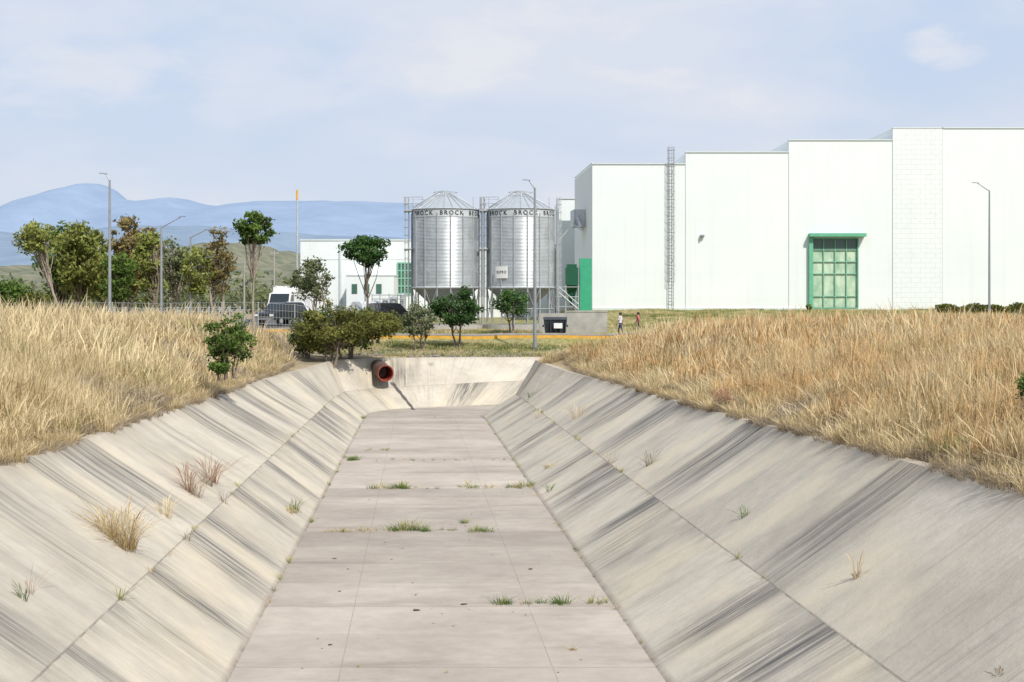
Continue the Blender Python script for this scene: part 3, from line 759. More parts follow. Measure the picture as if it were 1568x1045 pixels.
for a_ in (1.15,1.35,1.5,1.65,1.85):
    ld.tube([(cxm+.36*math.cos(math.pi*a_),yl+.36*math.sin(math.pi*a_),Z(432,D)),(cxm+.36*math.cos(math.pi*a_),yl+.36*math.sin(math.pi*a_),zt)],.014,4)
z=zb+.5
while z<Z(255,D): 
    for x in(xl,xr): ld.tube([(x,yl,z),(x,D-.003,z)],.02,4)
    z+=2
ld.obj('access_ladder',[GREY],wh)
cu=MB()
cu.prism([(5.9,136),(7.0,136),(6.9,139),(5.7,139)],Z(348,137),Z(322,137)); cu.tube([(6.1,136.2,Z(330,137)),(6.6,135.2,Z(350,136))],.22,8)
cu.tube([(6.0,135.6,Z(325,136)),(5.9,135.6,Z(345,136)),(6.7,135.0,Z(352,135))],.1,8)
cu.obj('exhaust_chute',[MET],wh)
# ---------------------------------------------------------------- silos
SIL,t,b=newmat('corrugated_galvanised_sheet'); tc=t.n('ShaderNodeTexCoord').outputs['Object']; x,y,z=t.sep(tc)
n=t.noise(tc,1.5,3,.6); sheet=t.n('ShaderNodeTexWhiteNoise',noise_dimensions='2D')
at2=t.m('ARCTAN2',y,x)
t.set(sheet.inputs['Vector'],t.xyz(t.m('FLOOR',t.m('MULTIPLY',at2,2.546)),t.m('FLOOR',t.m('DIVIDE',z,.86))))
c=t.mix(t.mr(n,.3,.7),(.49,.52,.54),(.62,.65,.665)); kk=t.m('ADD',.84,t.m('MULTIPLY',sheet.outputs['Value'],.18)); c=t.mix(1.0,c,t.xyz(kk,kk,kk),'MULTIPLY')
ln=t.m('LESS_THAN',t.m('FRACT',t.m('DIVIDE',z,.86)),.045); c=t.mix(t.m('MULTIPLY',ln,.35),c,(.25,.27,.28))
t.set(b.inputs['Base Color'],c); b.inputs['Metallic'].default_value=.5; b.inputs['Roughness'].default_value=.38
wv=t.m('SINE',t.m('MULTIPLY',z,2*math.pi/.107)); t.set(b.inputs['Normal'],t.bump(wv,.5,.015))
ROOF=simple('silo_roof_sheet',(.50,.53,.55),.4,.5,.08,2)
BLK=simple('black_lettering',(.02,.02,.022),.6,0,.1,2)
PADM=simple('pad_concrete',(.40,.38,.35),.9); BAND=simple('pale_band',(.56,.59,.60),.5,.3)
SD=112.0; SR=2.62; zb0=Z(441,SD); zt0=Z(322,SD); zap=Z(296,SD); gb=2.84
def text_mesh(txt,size):
    cu=bpy.data.curves.new('txt','FONT'); cu.body=txt; cu.size=size; cu.align_x='CENTER'; cu.align_y='CENTER'; cu.space_character=1.45; cu.offset=.008
    o=bpy.data.objects.new('txt',cu); scene.collection.objects.link(o)
    dg=bpy.context.evaluated_depsgraph_get(); me=bpy.data.meshes.new_from_object(o.evaluated_get(dg))
    bpy.data.objects.remove(o); return me
def silo(u,words,label=False):
    e=empty('grain_silo'); cx=X(u,SD); e.location=(cx,SD,0)
    def put(mb,name,mats,smooth=False): return mb.obj(name,mats,e,smooth)
    c=(0,0)
    b_=MB(); b_.rev(c,[(SR,zb0),(SR,zt0)],64); put(b_,'corrugated_body',[SIL],True)
    rf=MB(); rf.rev(c,[(SR-.02,zt0-.05),(SR+.12,zt0-.03),(.48,zap-.05),(.45,zap-.05)],48); rf.rev(c,[(.5,zap-.1),(.5,zap+.12),(.35,zap+.2),(.01,zap+.22)],24)
    for k in range(24):
        a_=2*math.pi*k/24; rf.tube([((SR+.12)*math.cos(a_),(SR+.12)*math.sin(a_),zt0),(.5*math.cos(a_),.5*math.sin(a_),zap-.02)],.035,4)
    put(rf,'conical_roof',[ROOF])
    st=MB()
    for k in range(16):
        a_=2*math.pi*(k+.5)/16; ca,sa=math.cos(a_),math.sin(a_)
        st.tube([((SR+.05)*ca,(SR+.05)*sa,gb+.1),((SR+.05)*ca,(SR+.05)*sa,zt0-.35)],.055,4)
    st.ring((0,0,zb0),SR+.04,.09,40); st.ring((0,0,zt0-.02),SR+.08,.05,40); st.ring((0,0,gb+1.25),SR+.04,.04,40)
    for k in range(0,16,2):
        a0=2*math.pi*(k+.5)/16; a1=2*math.pi*(k+1.5)/16
        for q in ((gb+.15,zb0-.1),(zb0-.1,gb+.15)):
            st.tube([((SR+.04)*math.cos(a0),(SR+.04)*math.sin(a0),q[0]),((SR+.04)*math.cos(a1),(SR+.04)*math.sin(a1),q[1])],.022,4)
    put(st,'stiffeners_and_legs',[MET])
    hp=MB(); hp.rev(c,[(SR-.01,zb0),(.32,gb+.75),(.3,gb+.45)],40); put(hp,'discharge_hopper',[GREY],True)
    pd=MB(); pd.rev(c,[(.01,gb),(SR+.5,gb),(SR+.5,gb-.8)],40); put(pd,'concrete_pad',[PADM])
    tx=MB()
    me_=text_mesh('BROCK',.44)
    for wdeg in words:
        base_=len(tx.v)
        for v in me_.vertices:
            a_=math.radians(-90+wdeg)+v.co.x/SR; rr=SR+.045
            tx.add((rr*math.cos(a_),rr*math.sin(a_),zt0-.36+v.co.y*1.08))
        for p in me_.polygons: tx.face([base_+i for i in p.vertices])
    put(tx,'eave_lettering',[BLK])
    bd=MB(); bd.rev(c,[(SR+.025,zt0-.64),(SR+.028,zt0-.08)],64); put(bd,'pale_band',[BAND],True)
    rl=MB()
    for sgn in (-1,1):
        lx=sgn*(SR+.22)
        for yy in (-.2,.2): rl.tube([(lx,yy-.6,gb),(lx,yy-.6,zt0+.9)],.03,4)
        z=gb+.3
        while z<zt0+.9: rl.tube([(lx,-.8,z),(lx,-.4,z)],.015,3); z+=.3
        z=gb+2.2
        while z<zt0+1: rl.ring((lx+sgn*.02,-.6,z),.36,.018,10,0,-math.pi/2 if sgn>0 else math.pi/2,math.pi/2 if sgn>0 else 1.5*math.pi); z+=.6
        for q in (-1,-.5,0,.5,1):
            aa=(0 if sgn>0 else math.pi)+q*1.4; rl.tube([(lx+.36*math.cos(aa),-.6+.36*math.sin(aa),gb+2.2),(lx+.36*math.cos(aa),-.6+.36*math.sin(aa),zt0+1)],.014,3)
    for zz_ in (zt0+.45,zt0+.95):
        rl.tube([(-SR-.55,-.9,zz_),(-SR+.9,-1.3,zz_)],.025,4); rl.tube([(-SR-.55,-.9,zz_),(-SR-.55,.9,zz_),(-SR+.9,1.3,zz_)],.025,4)
        rl.ring((0,0,zap-.25+(zz_-zt0-.45)*.6),.95,.02,16)
    for p in ((-SR-.55,-.9),(-SR+.15,-1.1),(-SR+.9,-1.3),(-SR-.55,0),(-SR-.55,.9),(SR+.4,-.9),(SR-.4,-1.2)):
        rl.tube([(p[0],p[1],zt0-.1),(p[0],p[1],zt0+.95)],.025,4)
    rl.box(-SR-.6,-SR+.1,-1,1,zt0-.12,zt0-.06)
    rl.box(-SR-.6,-SR+.1,-1,1,zt0-3.12,zt0-3.06)
    rl.tube([(-SR+.2,-1.2,zt0+.2),(-.5,-.3,zap+.1)],.03,4); rl.tube([(-SR+.2,-.8,zt0+.2),(-.5,-.1,zap+.1)],.03,4)
    rl.tube([(SR+.35,-.9,gb),(SR+.35,-.9,zt0+.1)],.06,6)
    put(rl,'access_ladders_and_rails',[MET])
    if label:
        lb_=MB(); a0,a1=-90-45,-90-21; n_=6; prevp=None
        zl0,zl1=Z(427,SD),Z(409,SD)
        for k in range(n_+1):
            a_=math.radians(a0+(a1-a0)*k/n_); p=((SR+.13)*math.cos(a_),(SR+.13)*math.sin(a_))
            if prevp: lb_.poly([(*prevp,zl0),(*p,zl0),(*p,zl1),(*prevp,zl1)])
            prevp=p
        put(lb_,'product_label',[WHT])
        tm=text_mesh('REPRO',.30); tx=MB()
        for v in tm.vertices:
            a_=math.radians((a0+a1)/2)+v.co.x*.72/SR; tx.add(((SR+.14)*math.cos(a_),(SR+.14)*math.sin(a_),(zl0+zl1)/2+v.co.y))
        for p in tm.polygons: tx.face(list(p.vertices))
        put(tx,'label_lettering',[BLK])
    return e
silo(682,[-145,-92,-39.5,13.5,66.5,120,173]); silo(797,[-150,-97,-44,9,62,115,168],True)
# ---------------------------------------------------------------- green dust collector + tower
dc=empty('green_filter_unit'); q=MB(); D2=122
q.box(X(888,D2),X(906,D2),D2,D2+1.6,3.2,Z(396,D2)); q.obj('tall_casing',[GRN],dc)
q=MB(); DG=simple('dark_green_paint',(.015,.09,.05),.5,0,.1,2)
q.box(X(866,D2),X(885,D2),D2-.5,D2+1.4,Z(437,D2),Z(410,D2)); q.box(X(868,D2),X(883,D2),D2-.3,D2+1.2,Z(410,D2)+.003,Z(405,D2))
x0,x1=X(866,D2),X(885,D2)
q.poly([(x0,D2-.5,Z(437,D2)-.01),(x1,D2-.5,Z(437,D2)-.01),(x1-.4,D2+.3,Z(452,D2)),(x0+.4,D2+.3,Z(452,D2))]); q.tube([((x0+x1)/2,D2+.4,Z(440,D2)),((x0+x1)/2,D2+.4,Z(468,D2))],[.5,.12],8)
q.obj('hopper_casing',[DG],dc)
q=MB()
for x in (x0,x1):
    for y in (D2-.5,D2+1.4): q.tube([(x,y,2.8),(x,y,Z(437,D2))],.06,5)
q.tube([(x0-.8,D2-.6,Z(445,D2)),(x1,D2-.6,Z(474,D2))],.05,5); q.tube([(x0-.8,D2-.6,Z(436,D2)),(x1,D2-.6,Z(466,D2))],.04,5)
for f in (0,.25,.5,.75,1):
    xx_=x0-.8+(x1-x0+.8)*f; q.tube([(xx_,D2-.6,Z(445+29*f,D2)),(xx_,D2-.6,Z(436+30*f,D2))],.03,4)
for v in (440,455,470): q.tube([(x0-.9,D2-.55,Z(v,D2)),(x1,D2-.55,Z(v,D2))],.035,4)
q.tube([(X(853,D2),D2+.5,2.9),(X(853,D2),D2+.5,Z(370,D2))],.08,6); q.tube([(X(847,D2),D2+.8,Z(380,D2)),(X(870,D2),D2+.8,Z(352,D2))],.07,6)
q.obj('support_frame_and_stair',[MET],dc)
CW=simple('rendered_block_wall',(.36,.35,.32),.9,0,.16,1.2,.3)
q=MB(); y=107.0; q.box(X(868,y),X(930,y),y,y+.2,1.9,Z(478,y)); q.box(X(825,y),X(868,y)-.002,y+.02,y+.2,1.9,Z(480,y)); q.box(X(868,y)-.03,X(930,y)+.05,y-.04,y+.24,Z(478,y)+.002,Z(478,y)+.1); q.box(X(930,y)-.2,X(930,y),y+.205,y+5,1.9,Z(478,y)-.004)
q.obj('boundary_wall',[CW])
q=MB(); y=104.2; x0,x1=X(833,y),X(868,y); z0=(gz_at((x0+x1)/2,y) or 2.2); z1=Z(490,y); NAV=simple('dark_container_paint',(.03,.036,.045),.45,0,.3,2)
a=[(x0+.1,y+.1,z0+.15),(x1-.1,y+.1,z0+.15),(x1-.1,y+1.1,z0+.15),(x0+.1,y+1.1,z0+.15)]; b2=[(x0,y-.1,z1),(x1,y-.1,z1),(x1,y+1.3,z1),(x0,y+1.3,z1)]
for k in range(4): q.poly([a[k],a[(k+1)%4],b2[(k+1)%4],b2[k]])
q.poly(a[::-1])
q.poly([(x0-.03,y-.14,z1+.01),(x1+.03,y-.14,z1+.01),(x1+.03,y+.6,z1+.2),(x0-.03,y+.6,z1+.2)]); q.poly([(x0-.03,y+.6,z1+.2),(x1+.03,y+.6,z1+.2),(x1+.03,y+1.34,z1+.01),(x0-.03,y+1.34,z1+.01)])
for k in range(5):
    xx_=x0+.1+(x1-x0-.2)*k/4; q.box(xx_-.03,xx_+.03,y-.16,y+.02,z0+.25,z1-.02)
q.box(x0-.1,x0-.0,y+.2,y+.8,z0+.6,z0+.75); q.box(x1,x1+.1,y+.2,y+.8,z0+.6,z0+.75)
for xx_ in (x0+.25,x1-.25):
    for yy_ in(y+.2,y+1): q.tube([(xx_-.04,yy_,z0+.09),(xx_+.04,yy_,z0+.09)],.09,10,1)
q.box(X(848,y),X(861,y),y-.19,y-.165,Z(503,y),Z(495,y),2)
q.obj('waste_container',[NAV,BLK,WHT])
# ---------------------------------------------------------------- factory building on left
of=empty('factory_building'); q=MB(); D3=158.0
q.box(X(460,D3),X(640,D3),D3,D3+30,2.4,Z(369,D3),0); q.box(X(540,D3),X(610,D3),D3-6,D3-.003,2.4,Z(424,D3),0)
q.box(X(640,D3)+.002,X(850,D3),D3+2,D3+26,2.4,Z(378,D3),0); q.obj('walls',[WP],of)
q=MB(); q.box(X(460,D3)-.05,X(640,D3)+.05,D3-.08,D3+.3,Z(369,D3)+.002,Z(369,D3)+.18); q.box(X(460,D3)-.04,X(640,D3),D3-.03,D3-.002,Z(398,D3),Z(398,D3)+.06)
q.box(X(540,D3)-.05,X(610,D3)+.05,D3-6.06,D3-.06,Z(424,D3)+.002,Z(424,D3)+.12); q.obj('coping',[TRIM],of)
q=MB(); q.box(X(609,D3),X(631,D3),D3-.06,D3-.004,Z(450,D3),Z(403,D3))
for (u0,u1,v0,v1) in ((548,556,436,450),(566,574,436,450),(584,592,436,450)): q.box(X(u0,D3),X(u1,D3),D3-6.06,D3-6.004,Z(v1,D3),Z(v0,D3))
DGL=simple('dark_green_glass',(.06,.14,.10),.2,0,.3,1,spec=.6)
q.obj('windows',[DGL],of)
q=MB()
for k in range(5): x=X(609+22*k/4,D3); q.box(x-.07,x+.07,D3-.14,D3-.065,Z(450,D3),Z(403,D3))
for k in range(5): z=Z(403+47*k/4,D3); q.box(X(609,D3)-.07,X(631,D3)+.07,D3-.15,D3-.142,z-.07,z+.07)
q.obj('window_frames',[GRNL],of)
q=MB(); q.box(X(569,D3),X(569,D3)+.25,D3-6.3,D3-6.004,2.4,Z(424,D3)); q.box(X(520,D3),X(520,D3)+.2,D3-.2,D3-.04,2.4,Z(372,D3)); q.obj('downpipes',[TRIM],of)
q=MB(); q.box(X(418,230),X(470,230),230,250,2.4,Z(440,230)); q.box(X(418,230)-.1,X(470,230)+.1,229.9,250.1,Z(440,230)+.002,Z(440,230)+.2); q.obj('storage_shed',[WP])
eq=MB(); y=125
for u,w_,v0,v1 in ((575,10,462,476),(590,9,460,475),(603,12,456,476),(616,8,452,476)):
    xx_=X(u,y); eq.tube([(xx_,y,Z(v1,y)-1.2),(xx_,y,Z(v1,y)),(xx_,y,Z(v0,y)),(xx_,y,Z(v0,y)+.15)],[w_/2/F*y,w_/2/F*y,w_/2/F*y,.08],12)
for u in (571,583,597,610,622): eq.tube([(X(u,y),y-.7,2.6),(X(u,y),y-.7,Z(450,y))],.04,4)
for v in (452,458,468): eq.tube([(X(571,y),y-.7,Z(v,y)),(X(622,y),y-.7,Z(v,y))],.04,4)
eq.obj('process_tanks',[MET])
# ---------------------------------------------------------------- lamps, poles, fence
def lamp(u,d,vt,utip,vtip,name='street_lamp',rp=.085):
    e=MB(); g=gpt(u,d); zt_=Z(vt,d); tip=V(X(utip,d),d,Z(vtip,d))
    e.tube([g+V(0,0,-.1),g+V(0,0,.35)],.16,8); e.tube([g+V(0,0,.3),V(g.x,d,(g.z+zt_)/2),V(g.x,d,zt_)],[rp*1.2,rp,rp*.7],8)
    p0=V(g.x,d,zt_-.05); s=1 if tip.x>p0.x else -1
    e.tube([p0,p0.lerp(tip,.5),tip],[rp*.5,rp*.42,rp*.36],6)
    hx=tip+V(s*.42,0,.04)
    a=V(0,.11,0); up=V(0,0,.05)
    pts_=[tip-V(s*.1,0,0)-a*.5,hx-a,hx+a,tip-V(s*.1,0,0)+a*.5]
    i0=[e.add(p) for p in pts_]; i1=[e.add(p+up) for p in pts_]
    e.face(i0[::-1]); e.face(i1)
    for k in range(4): e.face([i0[k],i0[(k+1)%4],i1[(k+1)%4],i1[k]])
    return e.obj(name,[GREY])
lamp(168,95,276,162,267,rp=.10); lamp(247,108,348,276,333,rp=.10); lamp(292,122,363,316,352,rp=.11); lamp(819,92.5,288,810,277,rp=.10); lamp(1515,112,292,1497,281)
q=MB()
g=gpt(455,170); q.tube([g,V(g.x,170,Z(306,170))],[.16,.1],8); q.tube([V(g.x,170,Z(306,170)),V(g.x,170,Z(291,170))],.13,8,1); q.tube([g,g+V(0,0,1)],.35,8); q.obj('flagpole',[MET,YEL])
for u,d,vt in ((374,130,397),(420,150,384)):
    q=MB(); g=gpt(u,d); q.tube([g,V(g.x,d,Z(vt,d))],[.12,.07],6); q.box(g.x-.45,g.x+.45,d-.05,d+.05,Z(vt+4,d)-.05,Z(vt+4,d)+.05)
    for k in (-.4,0,.4): q.tube([(g.x+k,d,Z(vt+4,d)),(g.x+k,d,Z(vt+4,d)+.25)],.04,5)
    q.obj('utility_pole',[KER])
fm=MB(); y=93.5
xs=[X(60,y)+k*2.4 for k in range(9)]; pv=None
for x in xs:
    g=gz_at(x,y); fm.tube([(x,y,g-.1),(x,y,g+2.0)],.035,5)
    if pv:
        for hh in (.15,.6,1.05,1.5,1.95): fm.tube([(pv[0],y,pv[1]+hh),(x,y,g+hh)],.012,3)
        for k in range(1,12):
            f=k/12; xx_=pv[0]+(x-pv[0])*f; zz_=pv[1]+(g-pv[1])*f; fm.tube([(xx_,y,zz_+.12),(xx_,y,zz_+1.95)],.006,3,cap=False)
    pv=(x,g)
fm.obj('wire_fence',[MET])
q=MB(); y=109
for k in range(14):
    x=X(160,y)+k*.8; g=gz_at(x,y)+.15; q.box(x-.05,x+.05,y-.05,y+.05,g-.3,g+1.6)
    if k:
        for hh in (.3,.75,1.2,1.5): q.tube([(x-.75,y,g+hh),(x-.05,y,g+hh)],.018,4)
q.obj('post_and_rail_fence',[MET])
# ---------------------------------------------------------------- vehicles
GLD=simple('tinted_glass',(.02,.03,.035),.12,0,.1,2,spec=.6); TYRE=simple('tyre_rubber',(.02,.02,.02),.85); LMP=simple('headlamp',(.75,.75,.7),.2); TL=simple('tail_lamp',(.4,.02,.02),.3)
CHR=simple('bumper_trim',(.3,.3,.3),.4,.5)
def car(name,loc,rot,col,kind='suv'):
    e=empty(name); e.location=loc; e.rotation_euler=(0,0,rot)
    if kind=='suv':
        prof=[(-2.3,.45),(-2.35,.95),(-2.2,1.12),(-1.95,1.68),(-1.6,1.76),(.35,1.76),(.65,1.68),(1.15,1.12),(2.1,1.0),(2.3,.85),(2.35,.45)]
    else:
        prof=[(-2.6,.5),(-2.62,1.08),(-.75,1.08),(-.7,1.62),(-.5,1.78),(.6,1.78),(.85,1.70),(1.35,1.15),(2.4,1.05),(2.6,.9),(2.62,.5)]
    B=MB(); rings=[]
    for yy,ins in ((-.92,.05),(-.86,0),(.86,0),(.92,.05)):
        rings.append([B.add((x*(1-ins*.3),yy*(.80 if z>1.2 else 1),z-ins*(.3 if z>1 else 0))) for x,z in prof])
    n=len(prof)
    for a_,b_ in zip(rings,rings[1:]):
        for k in range(n): B.face([a_[k],a_[(k+1)%n],b_[(k+1)%n],b_[k]])
    B.face(rings[0]); B.face(rings[-1][::-1])
    B.obj('body',[simple(name+'_paint',col,.3,.1,.04,1,spec=.5)],e)
    g=MB(); x0=-1.85 if kind=='suv' else -.62
    for sg in (-1,1):
        yy=sg*.765
        g.poly([(x0-.1,sg*.80,1.2),(1.0,sg*.80,1.2),(.58,yy*.985,1.62),(x0+.05,yy*.985,1.62)])
    o_=.012
    g.poly([(1.13+o_,-.66,1.17),(1.13+o_,.66,1.17),(.68+o_,.62,1.66),(.68+o_,-.62,1.66)])
    bx=[(-2.19-o_,1.16),(-1.97-o_,1.64)] if kind=='suv' else [(-.75-o_,1.12),(-.70-o_,1.6)]
    g.poly([(bx[0][0],.66,bx[0][1]),(bx[0][0],-.66,bx[0][1]),(bx[1][0],-.62,bx[1][1]),(bx[1][0],.62,bx[1][1])])
    g.obj('windows',[GLD],e)
    w=MB()
    for wx in (-1.4,1.42):
        for sg in (-1,1):
            w.tube([(wx,sg*.72,.36),(wx,sg*.95,.36)],.36,18); w.tube([(wx,sg*.95,.36),(wx,sg*.965,.36)],.2,12,1)
    w.obj('wheels',[TYRE,MET],e)
    l=MB(); fx=prof[-1][0]
    for sg in (-1,1):
        l.box(fx-.1,fx+.015,sg*.7-.16,sg*.7+.16,.72,.88,0); l.box(prof[1][0]-.01,prof[1][0]+.1,sg*.75-.1,sg*.75+.1,.75,1.0,1)
    l.box(fx-.05,fx+.05,-.85,.85,.45,.62,2); l.box(fx-.04,fx+.02,-.45,.45,.68,.86,3); l.box(prof[0][0]-.07,prof[0][0]+.05,-.85,.85,.45,.6,2); l.obj('lamps_and_bumpers',[LMP,TL,CHR,BLK],e)
    return e
PZ=2.835
car('parked_suv',(X(431,108.5),108.5,PZ),math.radians(-115),(.03,.035,.04))
car('pickup_truck',(X(453,116),116,PZ),math.radians(-75),(.6,.6,.6),'pickup')
car('parked_suv',(X(600,117),117,2.75),math.radians(10),(.05,.05,.055)); car('pickup_truck',(X(556,120),120,PZ),math.radians(-50),(.62,.62,.62),'pickup')
car('parked_suv',(X(580,128),128,PZ),math.radians(-80),(.5,.5,.5))
bt_=empty('box_truck'); bt_.location=(X(441,136),136,PZ); bt_.rotation_euler=(0,0,math.radians(-100))
q=MB(); q.box(-3.2,1.0,-1.15,1.15,.9,3.1); q.box(-3.2,2.6,-.4,.4,.55,.895,1); q.obj('cargo_box',[WHT,GREY],bt_)
q=MB(); pr_=[(1.1,.5),(1.1,2.5),(1.4,2.6),(2.2,2.5),(2.6,1.6),(3.0,1.4),(3.05,.5)]
a=[q.add((x,-1.05,z)) for x,z in pr_]; b2=[q.add((x,1.05,z)) for x,z in pr_]; n=len(pr_)
for k in range(n): q.face([a[k],a[(k+1)%n],b2[(k+1)%n],b2[k]])
q.face(a[::-1]); q.face(b2); q.obj('cab',[WHT],bt_)
q=MB(); q.poly([(2.22,-.9,2.47),(2.22,.9,2.47),(2.62,.95,1.65),(2.62,-.95,1.65)])
for sg in(-1,1): q.poly([(1.4,sg*1.06,1.65),(2.4,sg*1.06,1.65),(2.1,sg*1.06,2.35),(1.4,sg*1.06,2.35)])
q.obj('cab_glass',[GLD],bt_)
q=MB()
for wx in (-2.2,2.1):
    for sg in(-1,1): q.tube([(wx,sg*.8,.45),(wx,sg*1.08,.45)],.45,18)
q.obj('wheels',[TYRE],bt_)
# ---------------------------------------------------------------- people walking behind the grass
SKIN=simple('skin',(.30,.17,.11),.6,0,.05,5); HAIR=simple('dark_hair',(.012,.009,.008),.5)
def person(x,y,z,H,shirt,pants,rot,ph):
    e=empty('pedestrian'); e.location=(x,y,z); e.rotation_euler=(0,0,rot)
    k=H/1.7
    vs=[];es=[];rs=[]
    def j(p,r_,par=None):
        vs.append(Vector(p)*k); rs.append(r_*k); i=len(vs)-1
        if par is not None: es.append((par,i))
        return i
    pel=j((0,0,.92),.145); wa=j((0,0,1.08),.125,pel); ch=j((0,0,1.28),.15,wa); sh=j((0,0,1.42),.10,ch); nk=j((0,0,1.50),.052,sh); h1=j((0,.01,1.57),.075,nk); h2=j((0,.012,1.63),.088,h1); h3=j((0,0,1.675),.06,h2)
    for s in (-1,1):
        hp=j((s*.1,0,.88),.095,pel); kn=j((s*.1,ph*s*.16,.50),.058,hp); an=j((s*.1,ph*s*.22-.05,.10),.04,kn); to=j((s*.11,ph*s*.22+.13,.05),.035,an)
        s1=j((s*.19,0,1.40),.055,sh); el=j((s*.245,-ph*s*.08,1.14),.042,s1); wr=j((s*.25,-ph*s*.14+.06,.90),.028,el); pa=j((s*.25,-ph*s*.15+.08,.84),.034,wr)
        for q_,(dx,ln) in enumerate(((-.026,.055),(-.009,.068),(.009,.065),(.026,.05))):
            f1=j((s*.25,-ph*s*.15+.08+dx,.80),.0105,pa); f2=j((s*.245,-ph*s*.15+.085+dx,.80-ln*.6),.009,f1); j((s*.238,-ph*s*.15+.09+dx,.80-ln),.007,f2)
        t1=j((s*.24,-ph*s*.15+.12,.835),.011,pa); j((s*.235,-ph*s*.15+.135,.80),.009,t1)
    me=bpy.data.meshes.new('body'); me.from_pydata(vs,es,[]); o=bpy.data.objects.new('body',me); scene.collection.objects.link(o)
    md=o.modifiers.new('s','SKIN')
    for i,sv in enumerate(me.skin_vertices[0].data): sv.radius=(rs[i],rs[i]); sv.use_root=(i==0)
    md2=o.modifiers.new('u','SUBSURF'); md2.levels=2; md2.render_levels=2
    dg=bpy.context.evaluated_depsgraph_get(); me2=bpy.data.meshes.new_from_object(o.evaluated_get(dg)); bpy.data.objects.remove(o)
    for m_ in (SKIN,shirt,pants,BLK): me2.materials.append(m_)
    for p in me2.polygons:
        c_=p.center/k; i=0
        if c_.z<.09: i=3
        elif c_.z<.96 and abs(c_.x)<.20: i=2
        elif c_.z<1.465 and (abs(c_.x)<.20 or c_.z>1.18): i=1
        p.material_index=i; p.use_smooth=True
    o=bpy.data.objects.new('body',me2); scene.collection.objects.link(o); o.parent=e
    hd=MB()
    prof=[]
    for q_ in range(7):
        th=q_/6*math.pi*.62; prof.append((.102*math.sin(th)+.001,1.615+.115*math.cos(th)))
    n=18; rings=[]
    for rr,zz in prof: rings.append([hd.add((rr*k*math.cos(2*math.pi*t_/n),(rr*math.sin(2*math.pi*t_/n)*1.1-.014)*k,(zz+(.055 if math.sin(2*math.pi*t_/n)>.5 and zz<1.66 else 0))*k)) for t_ in range(n)])
    for a_,b_ in zip(rings,rings[1:]):
        for t_ in range(n): hd.face([a_[t_],b_[t_],b_[(t_+1)%n],a_[(t_+1)%n]])
    hd.obj('hair',[HAIR],e,True)
    f=MB()
    for s in(-1,1): f.tube([(s*.03*k,.092*k,1.625*k),(s*.03*k,.103*k,1.625*k)],.01*k,8); f.tube([(s*.088*k,0,1.60*k),(s*.10*k,-.005*k,1.62*k)],.016*k,6,1)
    f.tube([(0,.09*k,1.62*k),(0,.118*k,1.59*k),(0,.095*k,1.585*k)],[.008*k,.014*k,.008*k],6,1); f.tube([(-.022*k,.094*k,1.56*k),(.022*k,.094*k,1.56*k)],.006*k,6,2)
    f.obj('face_features',[BLK,SKIN,simple('lips',(.3,.1,.08),.5)],e)
for u,sc,pc,rot,ph,H in ((950,(.62,.60,.62),(.06,.08,.16),1.2,1,1.62),(977,(.62,.16,.18),(.05,.05,.06),1.5,-1,1.56)):
    x=X(u,100.0); person(x,100.0,road_z(x),H,simple('shirt',sc,.8),simple('trousers',pc,.8),rot,ph)
# ---------------------------------------------------------------- sun, sky, camera
el=math.radians(46); az=math.radians(150)
sd=V(math.sin(az)*math.cos(el),math.cos(az)*math.cos(el),math.sin(el))
L=bpy.data.lights.new('sun','SUN'); L.energy=4.4; L.angle=math.radians(.6); L.color=(1,.95,.87)
lo=bpy.data.objects.new('sun',L); scene.collection.objects.link(lo); lo.rotation_euler=(-sd).to_track_quat('-Z','Y').to_euler()
w=bpy.data.worlds.new('World'); scene.world=w; w.use_nodes=True; nt=NT(w.node_tree)
for n in list(w.node_tree.nodes): w.node_tree.nodes.remove(n)
sk=nt.n('ShaderNodeTexSky'); sk.sky_type='NISHITA'; sk.sun_disc=False; sk.sun_elevation=el; sk.sun_rotation=az; sk.dust_density=1.2; sk.air_density=1.0; sk.ozone_density=1.5
gen=nt.n('ShaderNodeTexCoord').outputs['Generated']; gx,gy,gzz=nt.sep(gen)
cv=nt.xyz(gx,gy,nt.m('MULTIPLY',gzz,2.6))
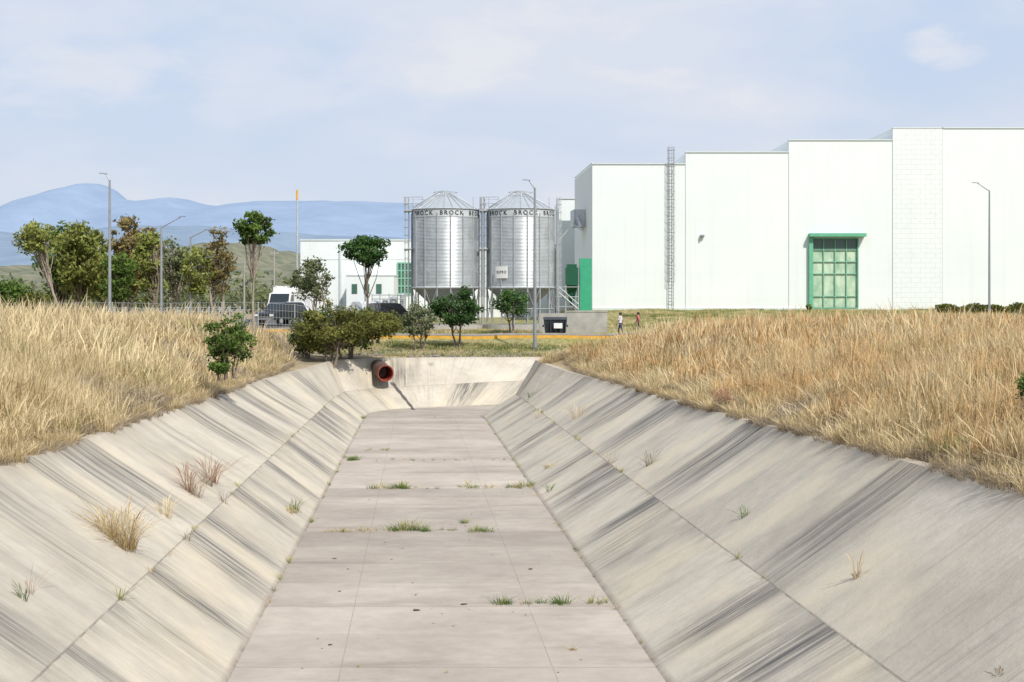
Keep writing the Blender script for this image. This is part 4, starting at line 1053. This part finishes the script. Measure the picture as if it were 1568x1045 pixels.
n1=nt.noise(cv,3.4,4,.5,.3); n2=nt.noise(cv,13,4,.6,.3)
haze=nt.mix(nt.mr(gzz,0.0,.20),(6.9,7.5,8.7),(5.8,7.0,9.1))
c=nt.mix(.88,sk.outputs[0],haze)
thin=nt.mr(n1,.34,.66,.0,.9,True)
c=nt.mix(thin,c,(7.2,7.65,8.6))
puff=nt.m('MULTIPLY',nt.mr(n2,.42,.76,0,.7,True),nt.mr(n1,.44,.62))
tot=puff
for (u,v,rx,rz,a_) in ((1455,72,.030,.016,.85),(760,50,.060,.024,.6),(90,115,.11,.026,.6),(420,120,.10,.03,.4),(1150,165,.12,.014,.25),(40,40,.09,.024,.35)):
    dx=nt.m('DIVIDE',nt.m('SUBTRACT',nt.m('DIVIDE',gx,gy),(u-CX)/F),rx); dz=nt.m('DIVIDE',nt.m('SUBTRACT',nt.m('DIVIDE',gzz,gy),(HY-v)/F),rz)
    rr=nt.m('ADD',nt.m('MULTIPLY',dx,dx),nt.m('MULTIPLY',dz,dz))
    e_=nt.m('SUBTRACT',1.1,nt.m('ADD',rr,nt.m('MULTIPLY',nt.m('SUBTRACT',n2,.5),-5.0)))
    e_=nt.m('MULTIPLY',nt.mr(e_,-.3,1.7,0,a_,True),nt.m('GREATER_THAN',gy,0.0))
    tot=nt.m('MAXIMUM',tot,e_)
c=nt.mix(nt.m('MULTIPLY',tot,.85),c,(8.5,8.5,8.7))
bg=nt.n('ShaderNodeBackground'); nt.set(bg.inputs[0],c); bg.inputs[1].default_value=.1
wo=nt.n('ShaderNodeOutputWorld'); nt.set(wo.inputs[0],bg.outputs[0])
cam=bpy.data.cameras.new('camera'); co=bpy.data.objects.new('camera',cam); scene.collection.objects.link(co)
co.location=(0,0,CZ); co.rotation_euler=(math.radians(90),0,0); cam.lens=36*F/1568; cam.sensor_width=36; cam.shift_y=-67.5/1568; cam.clip_end=30000
scene.camera=co
scene.view_settings.view_transform='Standard'; scene.view_settings.look='None'; scene.view_settings.exposure=0
